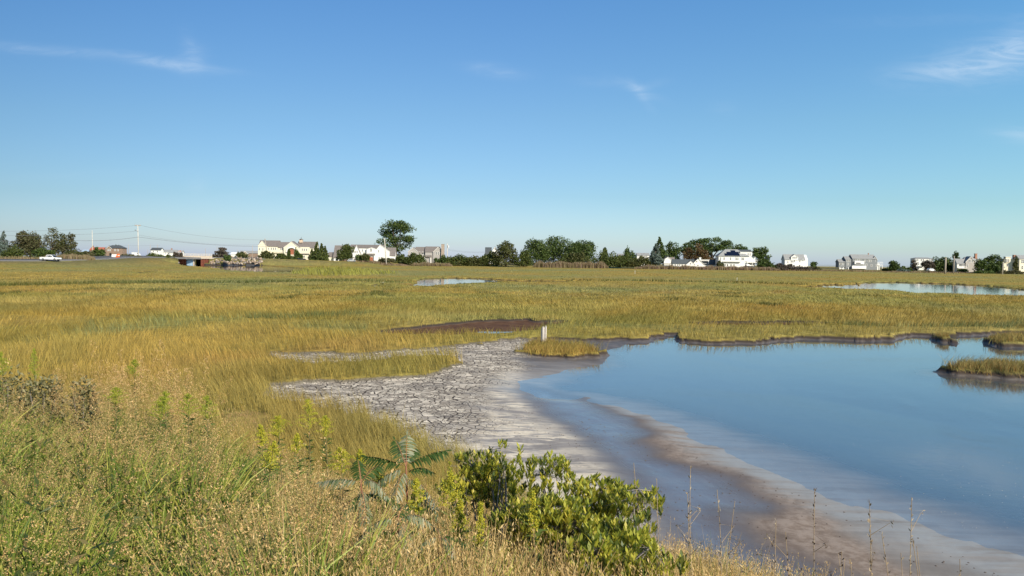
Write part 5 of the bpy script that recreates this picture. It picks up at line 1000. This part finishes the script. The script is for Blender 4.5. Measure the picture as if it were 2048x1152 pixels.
# ---- sumac
SU = leafmat('dark sumac leaflets', [(.030, .062, .010), (.060, .100, .020)], .25, .5, .3); SU2 = leafmat('pale sumac leaflets', [(.10, .14, .06), (.20, .22, .12), (.34, .32, .20)], .25, .5, .35); SUS = simple('sumac stalk', (.30, .13, .07), (.2, .10, .05), 8)
def sumac(px, py, D, label, leaves):
    p = at(px, py, D); zg = gz(p[0], p[1]); Hh = max(.4, p[2]-zg); r = thing('sumac', (p[0], p[1], zg), label, 'shrub', 'young sumacs on the bank')
    b = MB(); b.tube([(0, 0, -.05), (.02, 0, Hh*.5), (0, 0, Hh)], [.012, .010, .006], 6); b.build('stem', SUS, r); k = D/F
    for (az, L, el, dr, pale, hz) in leaves:
        L = L*k*.98; el += rng.normal(0, 6); d = np.array([math.cos(R(az)), math.sin(R(az)), 0]); t = np.linspace(0, 1, 15)[:, None]; P = np.array([0, 0, Hh*hz])+d*L*t*math.cos(R(el))+np.array([0, 0, 1])*(L*math.sin(R(el))*t-L*dr*t**2.2)
        A = Acc(); A.ribbon(P, np.linspace(.003, .001, 15), 1, side=np.array([0, 0, 1])); sd = np.array([-d[1], d[0], 0]); T_ = np.gradient(P, axis=0); T_ /= np.linalg.norm(T_, axis=1)[:, None]
        for s_ in (-1, 1):
            ll = L*.30*np.sin(np.linspace(.5, 2.7, 13))**.7; dd = sd*s_*.9+T_[2:]*.45+np.array([0, 0, -.45-dr*.3]); q = P[2:]; ww = L*.056
            for j in range(13):        # two-segment lanceolate leaflet
                dj = dd[j]/np.linalg.norm(dd[j])+rng.normal(0, .08, 3); nr = np.cross(dj, T_[j+2]); l_ = ll[j]; pp = np.stack([q[j], q[j]+dj*l_*.35, q[j]+dj*l_*.7-np.array([0, 0, .1])*l_, q[j]+dj*l_-np.array([0, 0, .28])*l_]); A.ribbon(pp, ww*.5*np.array([.25, 1, .75, .05]), 0, side=nr)
        A.leaf(P[-1:], T_[-1:], L*.2, L*.06, 0); A.build('compound_leaf', [SU2 if pale else SU, SUS], r)
sumac(812, 932, 5.6, 'feather leaved sumac with dark glossy upper leaves left of the bayberry', [(15, 95, 38, .25, 0, 1), (40, 70, 20, .5, 0, .95), (160, 95, 25, .15, 0, 1), (95, 80, 60, .2, 1, 1), (130, 72, 50, .2, 0, 1), (-160, 85, 5, .75, 1, .98), (-100, 80, 25, .9, 1, .95), (-30, 80, 15, .8, 1, .9), (-50, 75, -5, .8, 1, .72), (200, 75, 0, .6, 0, .8), (-10, 80, 5, .6, 0, .8), (70, 70, 40, .4, 0, 1)])
sumac(722, 965, 5.0, 'feather leaved sumac with pale drooping leaves nearer the seed heads', [(175, 85, 25, .3, 1, 1), (110, 70, 50, .3, 0, 1), (60, 75, 40, .3, 0, 1), (-20, 70, 25, .8, 1, 1), (-70, 75, 15, .9, 1, .95), (-120, 70, 10, .8, 0, .9), (200, 70, 0, .8, 0, .85), (20, 80, 20, .5, 0, .9)])
sumac(795, 1040, 4.1, 'lowest sumac with pale hanging leaflets nearest the bottom edge', [(190, 85, 15, .8, 1, 1), (-60, 75, 20, .9, 1, 1), (0, 80, 30, .6, 1, 1), (80, 70, 40, .4, 0, 1), (-110, 60, 0, .9, 0, .8), (150, 70, 20, .6, 0, .9)])
sumac(880, 1075, 3.9, 'small dull sumac half buried in dry grass right of the lowest one', [(200, 60, 15, .8, 1, 1), (-50, 55, 20, .9, 1, 1), (20, 60, 25, .7, 0, 1), (110, 55, 30, .4, 0, 1)])
# ---- bayberry
BY = leafmat('bayberry leaves', [(.18, .22, .03), (.38, .40, .05), (.56, .53, .065), (.70, .58, .10)], .5, .45, .35); BY2 = leafmat('darker bayberry leaves', [(.06, .10, .02), (.12, .15, .03), (.20, .20, .04)], .35, .45, .35); BW = simple('grey twig', (.30, .26, .22), (.20, .17, .15), 6)
def bayberry(px, py, D, wpx, hpx, label, nr=90, depth=.8):
    p = at(px, py, D); zg = gz(p[0], p[1]); Hh = p[2]-zg; k = D/F; r = thing('bayberry_bush', (p[0], p[1], zg), label, 'bush', 'bayberry bushes at the crest of the bank'); Rx = wpx*k/2; hz = hpx*k
    A = Acc(); b = MB(); tips = []; nr = int(nr*2.5); nc = max(6, nr//18)
    cl_ = []
    for j in range(nc):
        a = rng.uniform(0, 6.28); f = (j/nc)**.6; zt_ = Hh-hz*(.62*f**1.6)-hz*.5*rng.uniform(0, 1)**1.5; cl_.append((math.cos(a)*f, math.sin(a)*f, max(.22, zt_)))
    for i in range(nr):
        c_ = cl_[i % nc]; d = unit(1)[0]; d[2] = abs(d[2])-.35; q_ = .13*rng.uniform(.7, 1.15); tips.append((c_[0]*Rx*.9+d[0]*q_*1.35, c_[1]*Rx*depth*.9+d[1]*q_*1.2, max(.06, c_[2]-q_*.6+d[2]*q_*.8)))
    for c_ in cl_:
        e = np.array([c_[0]*Rx*.85, c_[1]*Rx*depth*.85, c_[2]-hz*.2]); b.tube([(e[0]*.05, e[1]*.05, 0), tuple(e*np.array([.45, .45, .40])+rng.normal(0, .03, 3)), tuple(e*np.array([.8, .8, .8])+rng.normal(0, .03, 3)), tuple(e)], [.010, .008, .005, .003], 5)
    for i, tp in enumerate(tips):
        tp = np.array(tp); m_ = rng.integers(9, 15); az = rng.uniform(0, 6.28, m_); up = rng.uniform(.8, 2.2, m_); d = np.stack([np.cos(az), np.sin(az), up], 1); d /= np.linalg.norm(d, axis=1)[:, None]
        L = rng.uniform(.035, .065, m_)*rng.uniform(.7, 1.15); s0 = tp-np.array([0, 0, .035])*rng.uniform(0, 1.4, (m_, 1)); sd = np.stack([-np.sin(az), np.cos(az), np.zeros(m_)], 1); w_ = L[:, None]*.15; dl = d*L[:, None]
        V = np.stack([s0, s0+dl*.62-sd*w_, s0+dl, s0+dl*.62+sd*w_], 1).reshape(-1, 3); A.add(V, np.arange(4*m_).reshape(m_, 4), 0 if rng.random() < .8 else 1)
        if i % 3 == 0:
            c_ = cl_[i % nc]; b.tube([(c_[0]*Rx*.85, c_[1]*Rx*depth*.85, c_[2]-hz*.2), tuple(tp-np.array([0, 0, .01]))], [.003, .0015], 4)
    A.build('foliage', [BY, BY2], r); b.build('branches', BW, r)
bayberry(962, 886, 6.2, 140, 150, 'left bayberry bush with open twiggy middle, highest against the mud', 150); bayberry(1003, 880, 6.0, 44, 60, 'single upright bayberry shoot poking above the left bush', 14)
bayberry(1100, 897, 5.6, 76, 100, 'small tufted bayberry with bare grey stems standing between the big ones', 42); bayberry(1205, 925, 5.2, 130, 130, 'dense bright bayberry sprawling towards the water', 130); bayberry(1278, 962, 4.9, 44, 50, 'outermost bayberry tuft reaching out over the mud', 20)
bayberry(1120, 975, 4.8, 150, 110, 'lower middle bayberry below the tufted one', 120); bayberry(1238, 1015, 4.5, 110, 130, 'right bayberry descending to the dry grass', 130); bayberry(1040, 985, 4.9, 80, 90, 'bayberry in the shade between the left bush and the lower middle one', 50)
bayberry(1185, 1060, 4.2, 110, 90, 'bottom bayberry mixed with dry grass', 60); bayberry(1300, 1085, 4.2, 50, 50, 'last low bayberry at the right end of the row', 26)
# ---- dusky shrubs at the left
DL = leafmat('dusky grey leaves', [(.10, .10, .035), (.20, .18, .08), (.30, .26, .13)], .2, .6, .25)
for px, py, D, wp, lb in ((14, 738, 10.6, 100, 'dusky grey leaved shrub at the left edge'), (86, 750, 10.2, 80, 'dusky grey leaved shrub right of the first one'), (165, 756, 10.0, 56, 'smaller dusky shrub before the tall seed heads')):
    p = at(px, py, D); zg = gz(p[0], p[1]); Hh = p[2]-zg; r = thing('shrub', (p[0], p[1], zg), lb, 'shrub', 'dusky shrubs at the left edge'); n = 900; Rx = wp*D/F/2; P = blobs_pts([(0, 0, Hh*.6, Rx, Rx*.7, Hh*.4), (Rx*.4, 0, Hh*.5, Rx*.6, Rx*.5, Hh*.45)], n, .6, .2); A = Acc(); A.leaf(P, unit(n)*.7+np.array([0, 0, .3]), rng.uniform(.05, .09, n), .03, 0); A.build('foliage', [DL], r)
    b = MB()
    for i in range(6): a = i*1.05; b.tube([(0, 0, 0), (math.cos(a)*Rx*.3, math.sin(a)*Rx*.3, Hh*.4), (math.cos(a)*Rx*.7, math.sin(a)*Rx*.6, Hh*.8)], [.01, .007, .003], 5)
    b.build('branches', BW, r)
# ---- tall loose seed heads above the left bank
T_tall = [panicle_grass(6, 5, 22, 12, .011, .004, 1.3) for _ in range(3)]
sp_ = [(232, 690, 10), (250, 705, 9.6), (215, 725, 9.8), (280, 710, 10), (300, 725, 9.5), (365, 705, 9.2), (385, 735, 9), (375, 722, 9.3), (350, 745, 9), (140, 745, 9.5), (150, 735, 10), (240, 730, 9), (200, 745, 9)]
pp = np.array([at(*q) for q in sp_]); zg = fields(pp[:, 0], pp[:, 1])[0]; h = pp[:, 2]-zg
o = scatter('seed_head_grass', T_tall, np.stack([pp[:, 0], pp[:, 1], zg], 1), sc2(h, 1.3), rng.uniform(0, 6.28, len(h)), tl(len(h))*.3, [GB, CU, SP, SP]); tag(o, 'loose pale seed heads standing above the left bank', 'grass', kind='stuff')
# ---- dead stalks at the lower right
DS = simple('dead stalk', (.36, .27, .17), (.26, .19, .12), 8); PODS = leafmat('dark seed pods', [(.06, .04, .025), (.12, .08, .05)], .1); PODP = leafmat('pale seed pods', [(.34, .25, .15), (.48, .38, .25)], .2)
def stalk(px, py, pxb, D, label, npod, dark=False, curve=0, side=3, pl=.02):
    p = at(px, py, D); q = at(pxb, 1150, D); zg = gz(q[0], q[1]); r = thing('dead_stalk', (q[0], q[1], zg), label, 'dead stalk', 'dead stalks at the lower right'); tp = np.array([p[0]-q[0], rng.normal(0, .05), p[2]-zg]); t = np.linspace(0, 1, 9)[:, None]
    P = tp*t+np.array([curve, 0, 0])*np.sin(t*math.pi)*.1; b = MB(); b.tube([tuple(v) for v in P], list(np.linspace(.0035, .0016, 9)), 5)
    npod = 4 if npod < 6 else max(npod, 12); A = Acc()
    for i in range(side):
        f = rng.uniform(.55, .95); j = int(f*8); az = rng.uniform(0, 6.28); e = P[j]+np.array([math.cos(az)*.09, math.sin(az)*.09, rng.uniform(.03, .10)]); b.tube([tuple(P[j]), tuple(e)], [.0018, .001], 4); A.leaf(e[None]+rng.normal(0, .006, (3, 3)), unit(3), pl, pl*.4, 0)
    b.build('stem', DS, r); f = rng.uniform(.62, 1, npod); PP = np.stack([np.interp(f, t[:, 0], P[:, c_]) for c_ in range(3)], 1); d = unit(npod)*.6+np.array([0, 0, .9]); A.leaf(PP, d, rng.uniform(.7, 1.5, npod)*pl, pl*.42, 0); V_, Q_, M_ = A.arr(); bs = V_[0::4]; o_ = np.argsort(-bs[:, 2]); m_ = len(bs); ex = bs+np.array([.0012, 0, .0006]); V_ = np.concatenate([V_, ex]); b0 = len(Q_)*4
    Q_ = np.concatenate([Q_, [[4*o_[i], b0+o_[i], b0+o_[i+1], 4*o_[i+1]] for i in range(m_-1)]]); mesh_np('seed_pods', V_, Q_, [PODS if dark else PODP], r)
for a in ((1380, 930, 1430, 4.6, 'leaning bare stalk with curled tip rising from the right bayberry', 14, False, -.5), (1430, 975, 1420, 4.5, 'forked bare stalk right of the leaning one', 10, False, .5), (1378, 990, 1392, 4.5, 'short pale tufted stalk under the leaning bare stalk', 26, False, 0), (1625, 975, 1662, 4.3, 'stalk with dark clustered pods in front of the grey mud', 26, True, -.3), (1735, 1003, 1740, 4.1, 'tall stalk with loose pale husks and side twigs', 30, False, .2, 8, .024),
          (1752, 1060, 1774, 4.0, 'leaning companion right of the husk stalk', 16, False, .6, 4), (1807, 985, 1823, 4.1, 'tallest straight stalk with bristly tip', 34, False, 0, 2, .016), (1842, 1090, 1826, 3.9, 'curved thin twig right of the tallest straight stalk', 3, False, .7, 0), (1851, 1105, 1836, 3.9, 'second curved thin twig at the bottom right', 3, False, .5, 0), (1684, 1103, 1678, 4.0, 'short stalk with brown pod cluster near the bottom', 20, True, .1), (1808, 1110, 1790, 3.9, 'short thin leaning twig left of the curved twig', 3, False, .4, 0),
          (1551, 1040, 1548, 4.2, 'thin stalk with pale husks at the bank edge', 14, False, 0), (1575, 1068, 1585, 4.2, 'thin stalk with dark tip right of the husk one', 10, True, .2), (1472, 1005, 1465, 4.3, 'thin arching stalk above the grass tufts', 8, False, -.4), (1315, 960, 1320, 4.7, 'slim upright stalk at the right of the bayberries', 10, False, .1), (1270, 930, 1290, 4.8, 'reddish slim stalk above the right bayberry', 6, False, .2), (1700, 1120, 1715, 4, 'low twig beside the husk stalk foot', 6, False, .3), (1930, 1125, 1918, 3.9, 'tiny lone twig over the mud at the far right', 3, False, .2, 0)): stalk(*a)
# ---- spiky grass tufts at the lower right edge of the bank
T_t = []
for _ in range(2):
    A = Acc()
    for i in range(110):
        a = rng.uniform(0, 6.28); b_ = np.array([math.cos(a), math.sin(a), 0]); L = rng.uniform(.25, .5); t = np.linspace(0, 1, 4)[:, None]; A.ribbon(b_*rng.uniform(0, .09)+b_*L*rng.uniform(.05, .4)*t**1.7+np.array([0, 0, 1])*L*t, .0022*np.array([1, .9, .6, .1]), int(rng.random() < .45))
    T_t.append(A.arr())
tp_ = np.array([at(a, b_, c_) for a, b_, c_ in ((1405, 1080, 6.2), (1440, 1065, 6.3), (1385, 1095, 6), (1490, 1100, 6.1), (1570, 1120, 5.9), (1620, 1125, 5.8), (920, 885, 9.2), (950, 895, 8.8), (870, 905, 8.8))]); zg = fields(tp_[:, 0], tp_[:, 1])[0]
o = scatter('spiky_grass', T_t, np.stack([tp_[:, 0], tp_[:, 1], zg], 1), sc2(np.clip(tp_[:, 2]-zg, .25, 1), .48), rng.uniform(0, 6, len(zg)), tl(len(zg))*.3, [GB, DRY]); tag(o, 'spiky green and straw grass tufts where the bank meets the mud', 'grass', kind='stuff')

# ---- specks of foam on the pool and bits of debris on the mud
def bits(name, label, P, lo, hi, mat, zoff, n=700):
    x_, y_ = [], []
    while len(x_) < n:
        a = rng.uniform(P[:, 0].min(), P[:, 0].max(), 4000); b_ = rng.uniform(P[:, 1].min(), P[:, 1].max(), 4000); k = (sdf(P, a, b_) > 0) & (rng.random(4000) < np.clip(fbm(a*.8, b_*.8, 5, 3)*2-.6, .05, 1)); x_ += list(a[k]); y_ += list(b_[k])
    x_ = np.array(x_[:n]); y_ = np.array(y_[:n]); z_ = np.maximum(fields(x_, y_)[0], WZ)+zoff; A = Acc(); c_ = np.stack([x_, y_, z_], 1); r = rng.uniform(lo, hi, n)[:, None]
    for a in (0, 1, 2):
        d = np.stack([np.cos(a*2.1)*np.ones(n), np.sin(a*2.1)*np.ones(n), np.zeros(n)], 1); e = np.stack([np.cos(a*2.1+2.1)*np.ones(n), np.sin(a*2.1+2.1)*np.ones(n), np.zeros(n)], 1); up_ = np.array([0, 0, 1.])*r*.5
        A.add(np.stack([c_+d*r, c_+(d+e)*r*.9, c_+e*r, c_+up_], 1).reshape(-1, 3), np.arange(4*n).reshape(n, 4), 0)
    tag(A.build(name, [mat]), label, 'specks', kind='stuff')
bits('foam_specks', 'tiny pale specks floating on the near part of the pool', poly([(1400, 850), (1700, 860), (2040, 900), (2060, 1100), (1850, 1040), (1600, 960)], WZ), .003, .009, simple('pale foam', (.42, .43, .42)), .002, 130)
bits('mud_debris', 'small dark crumbs and husks scattered on the grey mud', poly([(1080, 800), (1500, 950), (1900, 1100), (2040, 1150), (1800, 1250), (1450, 1150), (1250, 960), (1000, 860)], -.18), .005, .018, simple('dark debris', (.12, .09, .07)), .001, 350)

# ---- denser browner grass on the islets
xs, ys = [], []
for I in ISL:
    n = int(9000*max(.15, min(1, (I[:, 0].max()-I[:, 0].min())/6))); a = rng.uniform(I[:, 0].min(), I[:, 0].max(), n); b_ = rng.uniform(I[:, 1].min(), I[:, 1].max(), n); k = sdf(I, a, b_) > -.05; xs.append(a[k]); ys.append(b_[k])
xs = np.concatenate(xs); ys = np.concatenate(ys); zs, f_ = fields(xs, ys); k = (f_['mud'] < .75) & (np.abs(xs/ys) < .8); xs, ys, zs = xs[k], ys[k], zs[k]
o = blades(np.stack([xs, ys, zs-.02], 1), (.16+.16*vn(xs*1.5, ys*1.5, 4))*rng.uniform(.7, 1.2, len(xs)), .012*rng.uniform(.6, 1.4, len(xs)), .45, (rng.random(len(xs)) < .4).astype(int), 'islet_grass', [mat_marshgrass('brown islet grass', ((.34, .21, .075), .75)), MG[0]], 2); tag(o, 'brownish golden grass crowning the small islets in the pool', 'grass', kind='stuff')
